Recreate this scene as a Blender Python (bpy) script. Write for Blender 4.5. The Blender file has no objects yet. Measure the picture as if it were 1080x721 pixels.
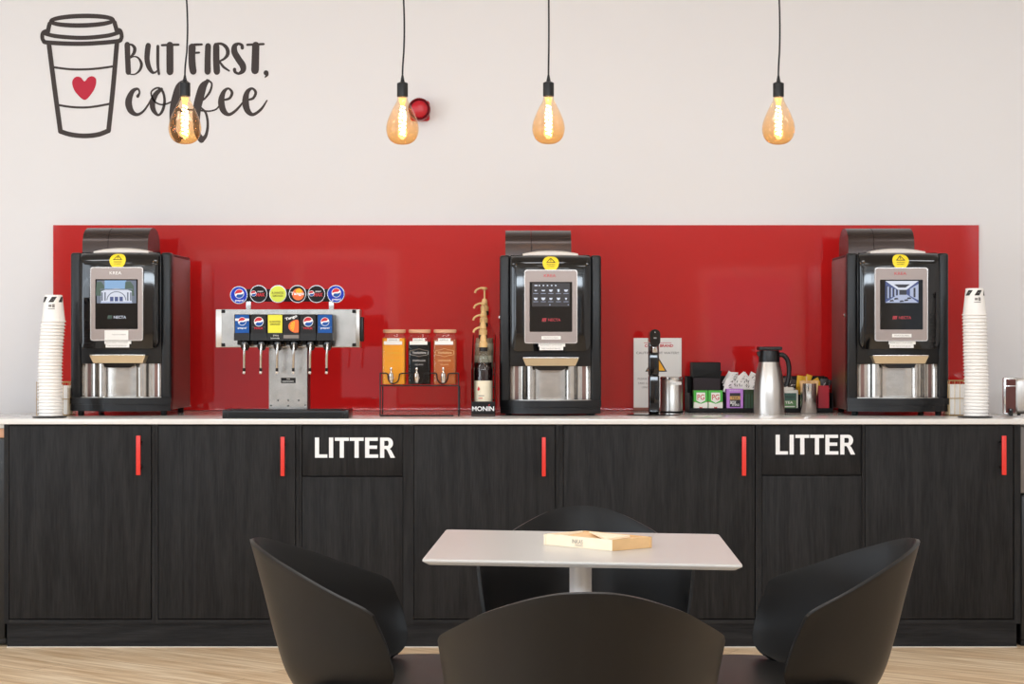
import bpy, bmesh, math, random
from mathutils import Vector, Matrix
random.seed(7)
PI = math.pi
S = bpy.context.scene
COL = S.collection
CAMY, CAMZ, F = -7.0, 1.188, 1900.0

# ------------------------------------------------------------ measuring helpers
def X(px, y): return (px - 540.0) * (y - CAMY) / F
def Z(py, y): return CAMZ - (py - 360.5) * (y - CAMY) / F

# ------------------------------------------------------------ materials
MATS = {}
def lin(c):
    c = c / 255.0
    return c / 12.92 if c <= 0.04045 else ((c + 0.055) / 1.055) ** 2.4
def rgb(r, g, b): return (lin(r), lin(g), lin(b), 1.0)
def mat(name, col, rough=0.5, metal=0.0, spec=0.5, coat=0.0, bump=0.0, bscale=60.0, var=0.0, vscale=8.0,
        stretch=(1, 1, 1), emit=None, es=0.0, aniso=0.0):
    m = bpy.data.materials.new(name); m.use_nodes = True
    nt = m.node_tree; b = nt.nodes['Principled BSDF']
    b.inputs['Base Color'].default_value = col
    b.inputs['Roughness'].default_value = rough
    b.inputs['Metallic'].default_value = metal
    b.inputs['Specular IOR Level'].default_value = spec
    b.inputs['Coat Weight'].default_value = coat
    b.inputs['Coat Roughness'].default_value = 0.05
    if aniso: b.inputs['Anisotropic'].default_value = aniso
    if emit:
        b.inputs['Emission Color'].default_value = emit
        b.inputs['Emission Strength'].default_value = es
    if bump or var:
        tc = nt.nodes.new('ShaderNodeTexCoord'); mp = nt.nodes.new('ShaderNodeMapping')
        mp.inputs['Scale'].default_value = stretch
        nt.links.new(tc.outputs['Object'], mp.inputs['Vector'])
        if var:
            n = nt.nodes.new('ShaderNodeTexNoise'); n.inputs['Scale'].default_value = vscale
            n.inputs['Detail'].default_value = 6
            nt.links.new(mp.outputs[0], n.inputs['Vector'])
            r = nt.nodes.new('ShaderNodeValToRGB')
            r.color_ramp.elements[0].position = 0.3; r.color_ramp.elements[1].position = 0.7
            r.color_ramp.elements[0].color = tuple(max(0, c * (1 - var)) for c in col[:3]) + (1,)
            r.color_ramp.elements[1].color = tuple(min(1, c * (1 + var)) for c in col[:3]) + (1,)
            nt.links.new(n.outputs['Fac'], r.inputs['Fac'])
            nt.links.new(r.outputs['Color'], b.inputs['Base Color'])
        if bump:
            n2 = nt.nodes.new('ShaderNodeTexNoise'); n2.inputs['Scale'].default_value = bscale
            n2.inputs['Detail'].default_value = 4
            nt.links.new(mp.outputs[0], n2.inputs['Vector'])
            bp = nt.nodes.new('ShaderNodeBump'); bp.inputs['Strength'].default_value = bump
            bp.inputs['Distance'].default_value = 0.002
            nt.links.new(n2.outputs['Fac'], bp.inputs['Height'])
            nt.links.new(bp.outputs[0], b.inputs['Normal'])
    MATS[name] = m
    return m

def glass_mat(name, tint, refl=0.5, rough=0.02, body=0.0, bodycol=(1, 1, 1, 1), kind='ShaderNodeBsdfDiffuse'):
    """thin see-through shell: tinted transparency + fresnel gloss (+ a little diffuse body)"""
    m = bpy.data.materials.new(name); m.use_nodes = True
    nt = m.node_tree; nt.nodes.clear()
    out = nt.nodes.new('ShaderNodeOutputMaterial')
    t = nt.nodes.new('ShaderNodeBsdfTransparent'); t.inputs['Color'].default_value = tint
    g = nt.nodes.new('ShaderNodeBsdfGlossy'); g.inputs['Roughness'].default_value = rough
    lw = nt.nodes.new('ShaderNodeLayerWeight'); lw.inputs['Blend'].default_value = 0.5
    pw = nt.nodes.new('ShaderNodeMath'); pw.operation = 'POWER'; pw.inputs[1].default_value = 4.0
    nt.links.new(lw.outputs['Facing'], pw.inputs[0])
    mu = nt.nodes.new('ShaderNodeMath'); mu.operation = 'MULTIPLY_ADD'; mu.inputs[1].default_value = refl; mu.inputs[2].default_value = 0.04
    nt.links.new(pw.outputs[0], mu.inputs[0])
    base = t.outputs[0]
    if body:
        d = nt.nodes.new(kind); d.inputs['Color'].default_value = bodycol
        m0 = nt.nodes.new('ShaderNodeMixShader'); m0.inputs[0].default_value = body
        nt.links.new(t.outputs[0], m0.inputs[1]); nt.links.new(d.outputs[0], m0.inputs[2])
        base = m0.outputs[0]
    mx = nt.nodes.new('ShaderNodeMixShader')
    nt.links.new(mu.outputs[0], mx.inputs[0]); nt.links.new(base, mx.inputs[1]); nt.links.new(g.outputs[0], mx.inputs[2])
    nt.links.new(mx.outputs[0], out.inputs['Surface'])
    MATS[name] = m
    return m

def emis(name, col, s=1.0):
    m = bpy.data.materials.new(name); m.use_nodes = True
    nt = m.node_tree; b = nt.nodes['Principled BSDF']
    b.inputs['Base Color'].default_value = (0.01, 0.01, 0.01, 1); b.inputs['Roughness'].default_value = 0.3
    b.inputs['Emission Color'].default_value = col; b.inputs['Emission Strength'].default_value = s
    MATS[name] = m
    return m

def wood_black(name, axis):
    m = bpy.data.materials.new(name); m.use_nodes = True
    nt = m.node_tree; b = nt.nodes['Principled BSDF']
    tc = nt.nodes.new('ShaderNodeTexCoord'); mp = nt.nodes.new('ShaderNodeMapping')
    mp.inputs['Scale'].default_value = (1, 1, 0.07) if axis == 'z' else (0.07, 1, 1)
    nt.links.new(tc.outputs['Object'], mp.inputs['Vector'])
    oi = nt.nodes.new('ShaderNodeObjectInfo')
    ad = nt.nodes.new('ShaderNodeVectorMath'); ad.operation = 'ADD'
    sc = nt.nodes.new('ShaderNodeVectorMath'); sc.operation = 'SCALE'; sc.inputs['Scale'].default_value = 37.0
    cb = nt.nodes.new('ShaderNodeCombineXYZ')
    for k in range(3): nt.links.new(oi.outputs['Random'], cb.inputs[k])
    nt.links.new(cb.outputs[0], sc.inputs[0])
    nt.links.new(mp.outputs[0], ad.inputs[0]); nt.links.new(sc.outputs[0], ad.inputs[1])
    n0 = nt.nodes.new('ShaderNodeTexNoise'); n0.inputs['Scale'].default_value = 5.5
    n0.inputs['Detail'].default_value = 2.0
    nt.links.new(ad.outputs[0], n0.inputs['Vector'])
    # growth rings: bands of a stretched noise field give cathedral grain
    mul = nt.nodes.new('ShaderNodeMath'); mul.operation = 'MULTIPLY'; mul.inputs[1].default_value = 60.0
    nt.links.new(n0.outputs['Fac'], mul.inputs[0])
    sn = nt.nodes.new('ShaderNodeMath'); sn.operation = 'SINE'; nt.links.new(mul.outputs[0], sn.inputs[0])
    n1 = nt.nodes.new('ShaderNodeTexNoise'); n1.inputs['Scale'].default_value = 160.0
    n1.inputs['Detail'].default_value = 5.0
    nt.links.new(ad.outputs[0], n1.inputs['Vector'])
    m1 = nt.nodes.new('ShaderNodeMath'); m1.operation = 'MULTIPLY_ADD'; m1.inputs[1].default_value = 0.12
    nt.links.new(sn.outputs[0], m1.inputs[0]); nt.links.new(n1.outputs['Fac'], m1.inputs[2])
    r = nt.nodes.new('ShaderNodeValToRGB')
    r.color_ramp.elements[0].position = 0.25; r.color_ramp.elements[0].color = rgb(19, 18, 19)
    r.color_ramp.elements[1].position = 0.78; r.color_ramp.elements[1].color = rgb(38, 37, 37)
    nt.links.new(m1.outputs[0], r.inputs['Fac']); nt.links.new(r.outputs['Color'], b.inputs['Base Color'])
    b.inputs['Roughness'].default_value = 0.6; b.inputs['Specular IOR Level'].default_value = 0.22
    bp = nt.nodes.new('ShaderNodeBump'); bp.inputs['Strength'].default_value = 0.35
    bp.inputs['Distance'].default_value = 0.0015
    nt.links.new(m1.outputs[0], bp.inputs['Height']); nt.links.new(bp.outputs[0], b.inputs['Normal'])
    MATS[name] = m

def floor_mat():
    m = bpy.data.materials.new('oak_floor'); m.use_nodes = True
    nt = m.node_tree; b = nt.nodes['Principled BSDF']
    tc = nt.nodes.new('ShaderNodeTexCoord'); mp = nt.nodes.new('ShaderNodeMapping')
    mp.inputs['Rotation'].default_value = (0, 0, math.radians(33))
    nt.links.new(tc.outputs['Object'], mp.inputs['Vector'])
    br = nt.nodes.new('ShaderNodeTexBrick'); br.offset = 0.37
    br.inputs['Color1'].default_value = rgb(250, 230, 200); br.inputs['Color2'].default_value = rgb(238, 212, 178)
    br.inputs['Mortar'].default_value = rgb(168, 138, 106)
    br.inputs['Scale'].default_value = 1.0; br.inputs['Mortar Size'].default_value = 0.0012
    br.inputs['Brick Width'].default_value = 1.2; br.inputs['Row Height'].default_value = 0.15
    br.inputs['Bias'].default_value = 0.0
    nt.links.new(mp.outputs[0], br.inputs['Vector'])
    mp2 = nt.nodes.new('ShaderNodeMapping'); mp2.inputs['Scale'].default_value = (0.07, 1.0, 1.0)
    nt.links.new(mp.outputs[0], mp2.inputs['Vector'])
    n = nt.nodes.new('ShaderNodeTexNoise'); n.inputs['Scale'].default_value = 38; n.inputs['Detail'].default_value = 7
    n.inputs['Distortion'].default_value = 0.4
    nt.links.new(mp2.outputs[0], n.inputs['Vector'])
    r = nt.nodes.new('ShaderNodeValToRGB')
    r.color_ramp.elements[0].position = 0.33; r.color_ramp.elements[0].color = rgb(206, 188, 166)
    r.color_ramp.elements[1].position = 0.7; r.color_ramp.elements[1].color = (1, 1, 1, 1)
    nt.links.new(n.outputs['Fac'], r.inputs['Fac'])
    mx = nt.nodes.new('ShaderNodeMix'); mx.data_type = 'RGBA'; mx.blend_type = 'MULTIPLY'
    mx.inputs['Factor'].default_value = 1.0
    nt.links.new(br.outputs['Color'], mx.inputs[6]); nt.links.new(r.outputs['Color'], mx.inputs[7])
    nt.links.new(mx.outputs[2], b.inputs['Base Color'])
    b.inputs['Roughness'].default_value = 0.45
    bp = nt.nodes.new('ShaderNodeBump'); bp.inputs['Strength'].default_value = 0.15; bp.inputs['Distance'].default_value = 0.001
    nt.links.new(n.outputs['Fac'], bp.inputs['Height']); nt.links.new(bp.outputs[0], b.inputs['Normal'])
    MATS['oak_floor'] = m

wood_black('black_oak', 'z'); wood_black('black_oak_h', 'x'); floor_mat()
mat('wall_paint', rgb(233, 231, 231), 0.9, spec=0.2, bump=0.05, bscale=300)
mat('ceiling_paint', rgb(235, 233, 230), 0.9, spec=0.2)
mat('rear_paint', rgb(196, 184, 176), 0.9, spec=0.2)
mat('white_frame', rgb(235, 232, 228), 0.5)
mat('red_glass', rgb(190, 30, 30), 0.04, spec=0.55, coat=0.0)
mat('quartz', rgb(228, 225, 220), 0.10, spec=0.6, var=0.02, vscale=40)
mat('table_white', rgb(194, 190, 185), 0.28, spec=0.5)
mat('column_white', rgb(232, 232, 234), 0.3)
mat('handle_red', rgb(226, 50, 40), 0.35)
mat('shadow_gap', rgb(10, 9, 9), 0.8)
mat('letter_white', rgb(240, 240, 240), 0.6)
mat('vinyl_dark', rgb(64, 56, 54), 0.6, spec=0.3)
mat('vinyl_red', rgb(190, 38, 62), 0.6, spec=0.3)
mat('chair_plastic', rgb(13, 12, 12), 0.42, spec=0.27, bump=0.02, bscale=900)
mat('black_gloss', rgb(9, 9, 11), 0.06, spec=0.6)
mat('black_satin', rgb(15, 15, 17), 0.33, spec=0.4)
mat('black_matt', rgb(13, 12, 13), 0.55, spec=0.3)
mat('black_metal', rgb(16, 16, 17), 0.3, metal=0.2)
mat('side_metal', rgb(138, 112, 106), 0.38, metal=0.85)
mat('hopper_dark', rgb(66, 56, 53), 0.27, metal=0.6)
mat('bezel', rgb(150, 137, 131), 0.34, metal=0.75)
mat('bezel_edge', rgb(205, 200, 196), 0.2, metal=0.8)
mat('champagne', rgb(214, 196, 164), 0.32, metal=0.7)
mat('steel', rgb(205, 203, 200), 0.16, metal=1.0)
mat('steel_brushed', rgb(196, 192, 187), 0.3, metal=1.0, bump=0.05, bscale=200, stretch=(1, 1, 0.03))
mat('steel_worn', rgb(190, 186, 180), 0.2, metal=1.0, bump=0.12, bscale=30, var=0.1, vscale=25)
mat('steel_pale', rgb(206, 208, 211), 0.25, metal=0.9, var=0.06, vscale=12)
mat('lid_beige', rgb(226, 218, 210), 0.4)
mat('paper', rgb(240, 238, 234), 0.7)
mat('cup_paper', rgb(246, 243, 239), 0.55)
mat('ink', rgb(45, 42, 42), 0.7)
mat('ink_grey', rgb(135, 130, 126), 0.7)
mat('yellow_sticker', rgb(250, 222, 40), 0.5)
mat('amber_sign', rgb(250, 180, 20), 0.5)
mat('red_ink', rgb(200, 30, 45), 0.5)
mat('blue_cola', rgb(8, 80, 158), 0.5, spec=0.3)
mat('blue_badge', rgb(14, 52, 180), 0.5, spec=0.3)
mat('white_plastic', rgb(240, 240, 240), 0.35)
mat('orange_ink', rgb(245, 110, 40), 0.4)
mat('lemon', rgb(226, 222, 50), 0.4)
mat('lemon_badge', rgb(214, 224, 60), 0.3)
mat('gold_text', rgb(120, 110, 20), 0.5)
mat('chrome', rgb(225, 222, 218), 0.1, metal=1.0)
mat('card_dark', rgb(24, 20, 20), 0.4, spec=0.3)
mat('orange_juice', rgb(255, 172, 0), 0.5, spec=0.2)
mat('dark_juice', rgb(6, 4, 6), 0.3, spec=0.1)
glass_mat('amber_juice', rgb(235, 150, 60), 0.2, body=0.5, bodycol=rgb(222, 128, 40))
glass_mat('clear_glass', (0.93, 0.94, 0.93, 1), 0.6)
glass_mat('jar_glass', (0.97, 0.96, 0.94, 1), 0.4, rough=0.04, body=0.03, bodycol=rgb(235, 215, 205))
glass_mat('window_glass', (0.96, 0.97, 0.98, 1), 0.5)
glass_mat('amber_glass', (1.0, 0.86, 0.66, 1), 0.6, body=0.02, bodycol=(1.0, 0.50, 0.20, 1), kind='ShaderNodeBsdfTranslucent')
_nt = MATS['amber_glass'].node_tree
_tc = _nt.nodes.new('ShaderNodeTexCoord'); _sx = _nt.nodes.new('ShaderNodeSeparateXYZ'); _cr = _nt.nodes.new('ShaderNodeValToRGB')
_nt.links.new(_tc.outputs['Generated'], _sx.inputs[0]); _nt.links.new(_sx.outputs['Z'], _cr.inputs['Fac'])
_cr.color_ramp.elements[0].position = 0.05; _cr.color_ramp.elements[0].color = (0.97, 0.70, 0.38, 1)
_cr.color_ramp.elements[1].position = 0.75; _cr.color_ramp.elements[1].color = (1.0, 0.90, 0.76, 1)
_nt.links.new(_cr.outputs[0], [n for n in _nt.nodes if n.type == 'BSDF_TRANSPARENT'][0].inputs['Color'])
glass_mat('smoked', rgb(70, 64, 62), 0.4)
mat('cork_wood', rgb(222, 170, 135), 0.5)
mat('pump_gold', rgb(222, 184, 124), 0.35)
mat('syrup_dark', rgb(38, 18, 20), 0.12)
mat('syrup_label', rgb(236, 226, 200), 0.6)
mat('syrup_pale', rgb(214, 190, 160), 0.3)
mat('gold_wire', rgb(190, 160, 110), 0.3, metal=0.9)
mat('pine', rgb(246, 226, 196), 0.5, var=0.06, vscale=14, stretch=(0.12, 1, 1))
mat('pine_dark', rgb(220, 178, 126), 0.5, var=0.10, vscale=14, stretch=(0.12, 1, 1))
mat('tea_green', rgb(70, 178, 60), 0.45)
mat('tea_white', rgb(238, 236, 226), 0.5)
mat('tea_purple', rgb(192, 128, 214), 0.45)
mat('tea_label', rgb(206, 160, 90), 0.5)
mat('tea_dark', rgb(42, 34, 42), 0.5)
mat('tea_sage', rgb(98, 140, 84), 0.5)
mat('tea_sage_dark', rgb(58, 96, 84), 0.5)
mat('tea_deep', rgb(44, 62, 34), 0.3)
mat('tea_red', rgb(190, 18, 42), 0.4)
mat('sachet_white', rgb(238, 234, 230), 0.5)
mat('sachet_yellow', rgb(232, 180, 30), 0.5)
mat('sachet_dark', rgb(70, 66, 66), 0.4)
mat('stirrer_wood', rgb(240, 196, 142), 0.6)
mat('burgundy_box', rgb(34, 14, 20), 0.4, spec=0.3)
mat('alarm_red', rgb(196, 28, 44), 0.28)
mat('alarm_dark', rgb(110, 10, 22), 0.3)
mat('toaster_panel', rgb(92, 44, 38), 0.25)
mat('beige_panel', rgb(206, 200, 195), 0.4)
mat('sign_base', rgb(140, 84, 68), 0.5)
mat('grey_seal', rgb(205, 198, 188), 0.6)
mat('fridge_black', rgb(14, 13, 13), 0.35)
mat('grey_top', rgb(128, 120, 114), 0.4)
emis('filament', (1.0, 0.70, 0.36, 1), 60.0)
emis('stem_glow', (1.0, 0.60, 0.22, 1), 2.2)
emis('added_panel_glow', (1.0, 0.96, 0.9, 1), 1.6)  # glow of the added ceiling panels
emis('scr_dark', rgb(30, 8, 14), 0.9); emis('scr_white', rgb(232, 236, 250), 1.0)
emis('scr_red', rgb(215, 40, 55), 0.9); emis('scr_sky', rgb(150, 195, 240), 0.9)
emis('scr_grey', rgb(120, 130, 150), 0.8); emis('scr_green', rgb(80, 110, 90), 0.7)
emis('scr_pale', rgb(195, 205, 235), 0.9); emis('scr_blue', rgb(70, 90, 160), 0.7)
emis('scr_night', rgb(28, 30, 52), 0.7)
M = MATS

# ------------------------------------------------------------ mesh building
class MB:
    def __init__(s): s.v, s.f, s.fm, s.sm, s.mats = [], [], [], [], []
    def mi(s, name):
        if name not in s.mats: s.mats.append(name)
        return s.mats.index(name)
    def add(s, vs, fs, m, smooth=False, T=None):
        o = len(s.v)
        for p in vs:
            p = Vector(p)
            s.v.append(T @ p if T else p)
        k = s.mi(m)
        for f in fs: s.f.append([i + o for i in f]); s.fm.append(k); s.sm.append(smooth)
        return s
    def box(s, x0, x1, y0, y1, z0, z1, m, T=None):
        vs = [(x, y, z) for x in (x0, x1) for y in (y0, y1) for z in (z0, z1)]
        return s.add(vs, [(0, 1, 3, 2), (4, 6, 7, 5), (0, 4, 5, 1), (2, 3, 7, 6), (0, 2, 6, 4), (1, 5, 7, 3)], m, False, T)
    def rbox(s, x0, x1, y0, y1, z0, z1, r, m, seg=3, T=None):
        bm = bmesh.new(); bmesh.ops.create_cube(bm, size=1.0)
        for v in bm.verts:
            v.co = ((x0 + x1) / 2 + v.co.x * (x1 - x0), (y0 + y1) / 2 + v.co.y * (y1 - y0), (z0 + z1) / 2 + v.co.z * (z1 - z0))
        bmesh.ops.bevel(bm, geom=list(bm.edges), offset=r, segments=seg, affect='EDGES', profile=0.5)
        bm.verts.index_update()
        s.add([v.co.copy() for v in bm.verts], [[v.index for v in f.verts] for f in bm.faces], m, True, T)
        bm.free(); return s
    def prism(s, poly, y0, y1, m, smooth=False, T=None, plane='xz'):
        n = len(poly)
        def P(a, b, c): return (a, c, b) if plane == 'xz' else ((a, b, c) if plane == 'xy' else (c, a, b))
        vs = [P(a, b, y0) for a, b in poly] + [P(a, b, y1) for a, b in poly]
        fs = [list(range(n)), list(range(2 * n - 1, n - 1, -1))]
        s.add(vs, fs, m, False, T)
        s.add(vs, [(i, i + n, (i + 1) % n + n, (i + 1) % n) for i in range(n)], m, smooth, T)
        return s
    def lathe(s, prof, cx, cy, m, n=32, z0=0.0, T=None, smooth=True, close=True):
        vs, fs = [], []
        for r, z in prof:
            for k in range(n):
                a = 2 * PI * k / n
                vs.append((cx + r * math.cos(a), cy + r * math.sin(a), z0 + z))
        for j in range(len(prof) - 1):
            for k in range(n):
                fs.append((j * n + k, j * n + (k + 1) % n, (j + 1) * n + (k + 1) % n, (j + 1) * n + k))
        if close:
            if prof[0][0] > 1e-6: fs.append(list(range(n))[::-1])
            if prof[-1][0] > 1e-6: fs.append([(len(prof) - 1) * n + k for k in range(n)])
        return s.add(vs, fs, m, smooth, T)
    def cyl(s, cx, cy, z0, z1, r, m, n=24, T=None):
        e = min(0.0012, r * 0.15, (z1 - z0) * 0.2)
        return s.lathe([(r - e, z0), (r, z0 + e), (r, z1 - e), (r - e, z1)], cx, cy, m, n, T=T)
    def tube(s, pts, r, m, n=8, closed=False, T=None):
        pts = [Vector(p) for p in pts]; N = len(pts); vs, fs = [], []
        up = None
        for i, p in enumerate(pts):
            a = pts[i - 1] if (i > 0 or closed) else p
            b = pts[(i + 1) % N] if (i < N - 1 or closed) else p
            d = (b - a).normalized()
            if up is None:
                up = Vector((0, 0, 1)) if abs(d.z) < 0.9 else Vector((0, 1, 0))
            u = (up - d * up.dot(d)).normalized(); w = d.cross(u); up = u
            rr = r[i] if isinstance(r, (list, tuple)) else r
            for k in range(n):
                t = 2 * PI * k / n
                vs.append(p + u * math.cos(t) * rr + w * math.sin(t) * rr)
        for i in range(N if closed else N - 1):
            j = (i + 1) % N
            for k in range(n): fs.append((i * n + k, i * n + (k + 1) % n, j * n + (k + 1) % n, j * n + k))
        if not closed: fs.append(list(range(n))[::-1]); fs.append([(N - 1) * n + k for k in range(n)])
        return s.add(vs, fs, m, True, T)
    def disc(s, cx, cz, y, r, m, n=28, d=0.0006, T=None):
        return s.prism([(cx + r * math.cos(2 * PI * k / n), cz + r * math.sin(2 * PI * k / n)) for k in range(n)], y, y + d, m, T=T)
    def text(s, t, cx, cz, w, h, y, m, T=None, bold=0.0, d=0.0004):
        vs, fs = text_mesh(t, bold)
        s.add([(cx + a * w, y, cz + b * h) for a, b in vs], fs, m, False, T)
        return s
    def build(s, name, parent=None, subsurf=0, solid=0.0, split=None):
        me = bpy.data.meshes.new(name)
        me.from_pydata([tuple(p) for p in s.v], [], s.f)
        for n in s.mats: me.materials.append(M[n])
        me.polygons.foreach_set('material_index', s.fm)
        me.polygons.foreach_set('use_smooth', s.sm)
        bm = bmesh.new(); bm.from_mesh(me)
        if split is None or split:
            for e in bm.edges:
                if len(e.link_faces) == 2 and e.calc_face_angle(0) > math.radians(38): e.smooth = False
        bm.to_mesh(me); bm.free(); me.update()
        o = bpy.data.objects.new(name, me); COL.objects.link(o)
        if parent: o.parent = parent
        if solid:
            md = o.modifiers.new('thickness', 'SOLIDIFY'); md.thickness = solid; md.offset = 0
        if subsurf:
            md = o.modifiers.new('smooth', 'SUBSURF'); md.levels = subsurf; md.render_levels = subsurf
        return o

_TX = {}
def text_mesh(t, bold=0.0):
    key = (t, bold)
    if key in _TX: return _TX[key]
    c = bpy.data.curves.new('txt', 'FONT'); c.body = t; c.offset = bold; c.resolution_u = 3
    c.fill_mode = 'FRONT'
    o = bpy.data.objects.new('txt', c); COL.objects.link(o)
    dg = bpy.context.evaluated_depsgraph_get(); dg.update()
    me = bpy.data.meshes.new_from_object(o.evaluated_get(dg))
    xs = [v.co.x for v in me.vertices]; ys = [v.co.y for v in me.vertices]
    x0, x1, y0, y1 = min(xs), max(xs), min(ys), max(ys)
    vs = [((v.co.x - (x0 + x1) / 2) / (x1 - x0), (v.co.y - (y0 + y1) / 2) / (y1 - y0)) for v in me.vertices]
    fs = [list(p.vertices) for p in me.polygons]
    bpy.data.objects.remove(o); bpy.data.curves.remove(c); bpy.data.meshes.remove(me)
    _TX[key] = (vs, fs)
    return _TX[key]

def rrect(x0, x1, z0, z1, r, n=5):
    out = []
    for cx, cz, a in ((x1 - r, z1 - r, 0), (x0 + r, z1 - r, 90), (x0 + r, z0 + r, 180), (x1 - r, z0 + r, 270)):
        for k in range(n + 1):
            t = math.radians(a + 90 * k / n); out.append((cx + r * math.cos(t), cz + r * math.sin(t)))
    return out

def cat(pts, n=8, closed=False):
    """Catmull-Rom through points of any dimension"""
    out = []; N = len(pts)
    g = (lambda i: pts[i % N]) if closed else (lambda i: pts[max(0, min(N - 1, i))])
    for i in range(N if closed else N - 1):
        p0, p1, p2, p3 = g(i - 1), g(i), g(i + 1), g(i + 2)
        for k in range(n):
            t = k / n
            out.append(tuple(0.5 * ((2 * b) + (-a + c) * t + (2 * a - 5 * b + 4 * c - d) * t * t + (-a + 3 * b - 3 * c + d) * t ** 3)
                             for a, b, c, d in zip(p0, p1, p2, p3)))
    if not closed: out.append(tuple(pts[-1]))
    return out

def empty(name, loc=(0, 0, 0), rz=0.0, label=None, cat_=None, group=None):
    o = bpy.data.objects.new(name, None); COL.objects.link(o); o.empty_display_size = 0.05
    o.location = loc; o.rotation_euler = (0, 0, rz)
    if label: o['label'] = label; o['category'] = cat_
    if group: o['group'] = group
    return o
def tag(o, label, c, group=None):
    o['label'] = label; o['category'] = c
    if group: o['group'] = group
    return o
def struct(mb, name, parent=None):
    o = mb.build(name, parent)
    if not parent: o['kind'] = 'structure'
    return o

# ------------------------------------------------------------ room shell
WY = 0.87                     # back wall plane
XL, XR, YR, ZC = -4.6, 4.6, -9.6, 3.15
struct(MB().box(XL, XR, YR, WY, -0.05, 0, 'oak_floor'), 'floor')
struct(MB().box(XL - 0.1, XR + 0.1, WY, WY + 0.12, -0.05, ZC, 'wall_paint'), 'wall_back')
struct(MB().box(XR, XR + 0.1, YR, WY, -0.05, ZC, 'wall_paint'), 'wall_right')
struct(MB().box(XL, XR, YR, WY, ZC, ZC + 0.08, 'ceiling_paint'), 'ceiling')
# left wall with two tall windows
wl = MB()
LWIN = [(-7.6, -4.9), (-4.4, -1.5)]
ys = [YR] + [v for w in LWIN for v in w] + [WY]
for i in range(0, len(ys), 2): wl.box(XL - 0.12, XL, ys[i], ys[i + 1], -0.05, ZC, 'wall_paint')
for a, b in LWIN:
    wl.box(XL - 0.12, XL, a, b, -0.05, 0.5, 'wall_paint'); wl.box(XL - 0.12, XL, a, b, 2.7, ZC, 'wall_paint')
struct(wl, 'wall_left')
def window_frame(mb, a0, a1, z0, z1, P, nm=2, w=0.06):
    # P(a,b,c): along, depth, height
    def bx(a, b, c, d, e, f):
        p = P(a, c, e); q = P(b, d, f)
        mb.box(min(p[0], q[0]), max(p[0], q[0]), min(p[1], q[1]), max(p[1], q[1]), e, f, 'white_frame')
    bx(a0, a1, -0.04, 0.04, z0, z0 + w); bx(a0, a1, -0.04, 0.04, z1 - w, z1)
    for k in range(nm + 1):
        x = a0 + (a1 - a0 - w) * k / nm
        bx(x, x + w, -0.04, 0.04, z0 + w, z1 - w)
n_w = 1
for a, b in LWIN:
    mb = MB(); window_frame(mb, a, b, 0.5, 2.7, lambda u, d, h: (XL - 0.06 + d, u, h))
    fr = struct(mb, 'window_%d' % n_w)
    MB().box(XL - 0.062, XL - 0.058, a + 0.05, b - 0.05, 0.55, 2.65, 'window_glass').build('pane', fr)
    n_w += 1
# rear wall (behind the camera) with glazed partitions, seen only as reflections
RW = [(-3.2, -1.15, 0.0, 2.12), (1.9, 2.95, 0.0, 1.95), (3.3, 4.3, 0.0, 2.1)]
CL0, CL1 = 2.45, 3.05      # unseen high strip window, added to bring more light onto the back wall
wr = MB(); e = [XL] + [v for w in RW for v in w[:2]] + [XR]
for i in range(0, len(e), 2): wr.box(e[i], e[i + 1], YR - 0.1, YR, -0.05, CL0, 'rear_paint')
for a, b, c, d in RW: wr.box(a, b, YR - 0.1, YR, d, CL0, 'rear_paint')
wr.box(XL, XR, YR - 0.1, YR, CL1, ZC, 'rear_paint')
struct(wr, 'wall_rear')
for a, b, c, d in RW:
    mb = MB(); window_frame(mb, a, b, c, d, lambda u, dd, h: (u, YR - 0.02 + dd, h), nm=2 if b - a > 1.5 else 1, w=0.11)
    fr = struct(mb, 'window_%d' % n_w)
    MB().box(a + 0.05, b - 0.05, YR - 0.03, YR - 0.025, c + 0.05, d - 0.05, 'window_glass').build('pane', fr)
    n_w += 1
mb = MB(); window_frame(mb, XL, XR, CL0, CL1, lambda u, dd, h: (u, YR - 0.05 + dd, h), nm=6)
fr = struct(mb, 'window_%d' % n_w)  # frame of the added strip window, set above the reflected part of the wall
MB().box(XL + 0.05, XR - 0.05, YR - 0.052, YR - 0.048, CL0 + 0.05, CL1 - 0.05, 'window_glass').build('pane', fr)
# ------------------------------------------------------------ cabinets
WT = 0.889                     # worktop top
CT = WT - 0.0207               # underside of the worktop
def cx(px): return X(px, 0.0)
def cz(py): return Z(py, 0.0)
PL_TOP = cz(657.5)
wtop = MB().rbox(cx(-2), cx(1092), -0.004, WY - 0.002, CT, WT, 0.002, 'quartz')
o = wtop.build('worktop'); tag(o, 'long white quartz worktop running over all the black cabinets', 'worktop')

sp = MB().box(cx(6.5), cx(1073), 0.012, 0.05, 0.0, PL_TOP, 'black_oak_h')
sp.box(cx(6.5), cx(6.5) + 0.018, 0.05, WY - 0.02, 0.0, PL_TOP, 'black_oak_h')
sp.box(cx(1073) - 0.018, cx(1073), 0.05, WY - 0.02, 0.0, PL_TOP, 'black_oak_h')
sp.box(cx(6.5), cx(1073), 0.006, 0.012, 0.0003, 0.004, 'grey_seal')
o = sp.build('plinth'); tag(o, 'black wood grain plinth board running along the floor under the cabinets', 'plinth')

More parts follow.
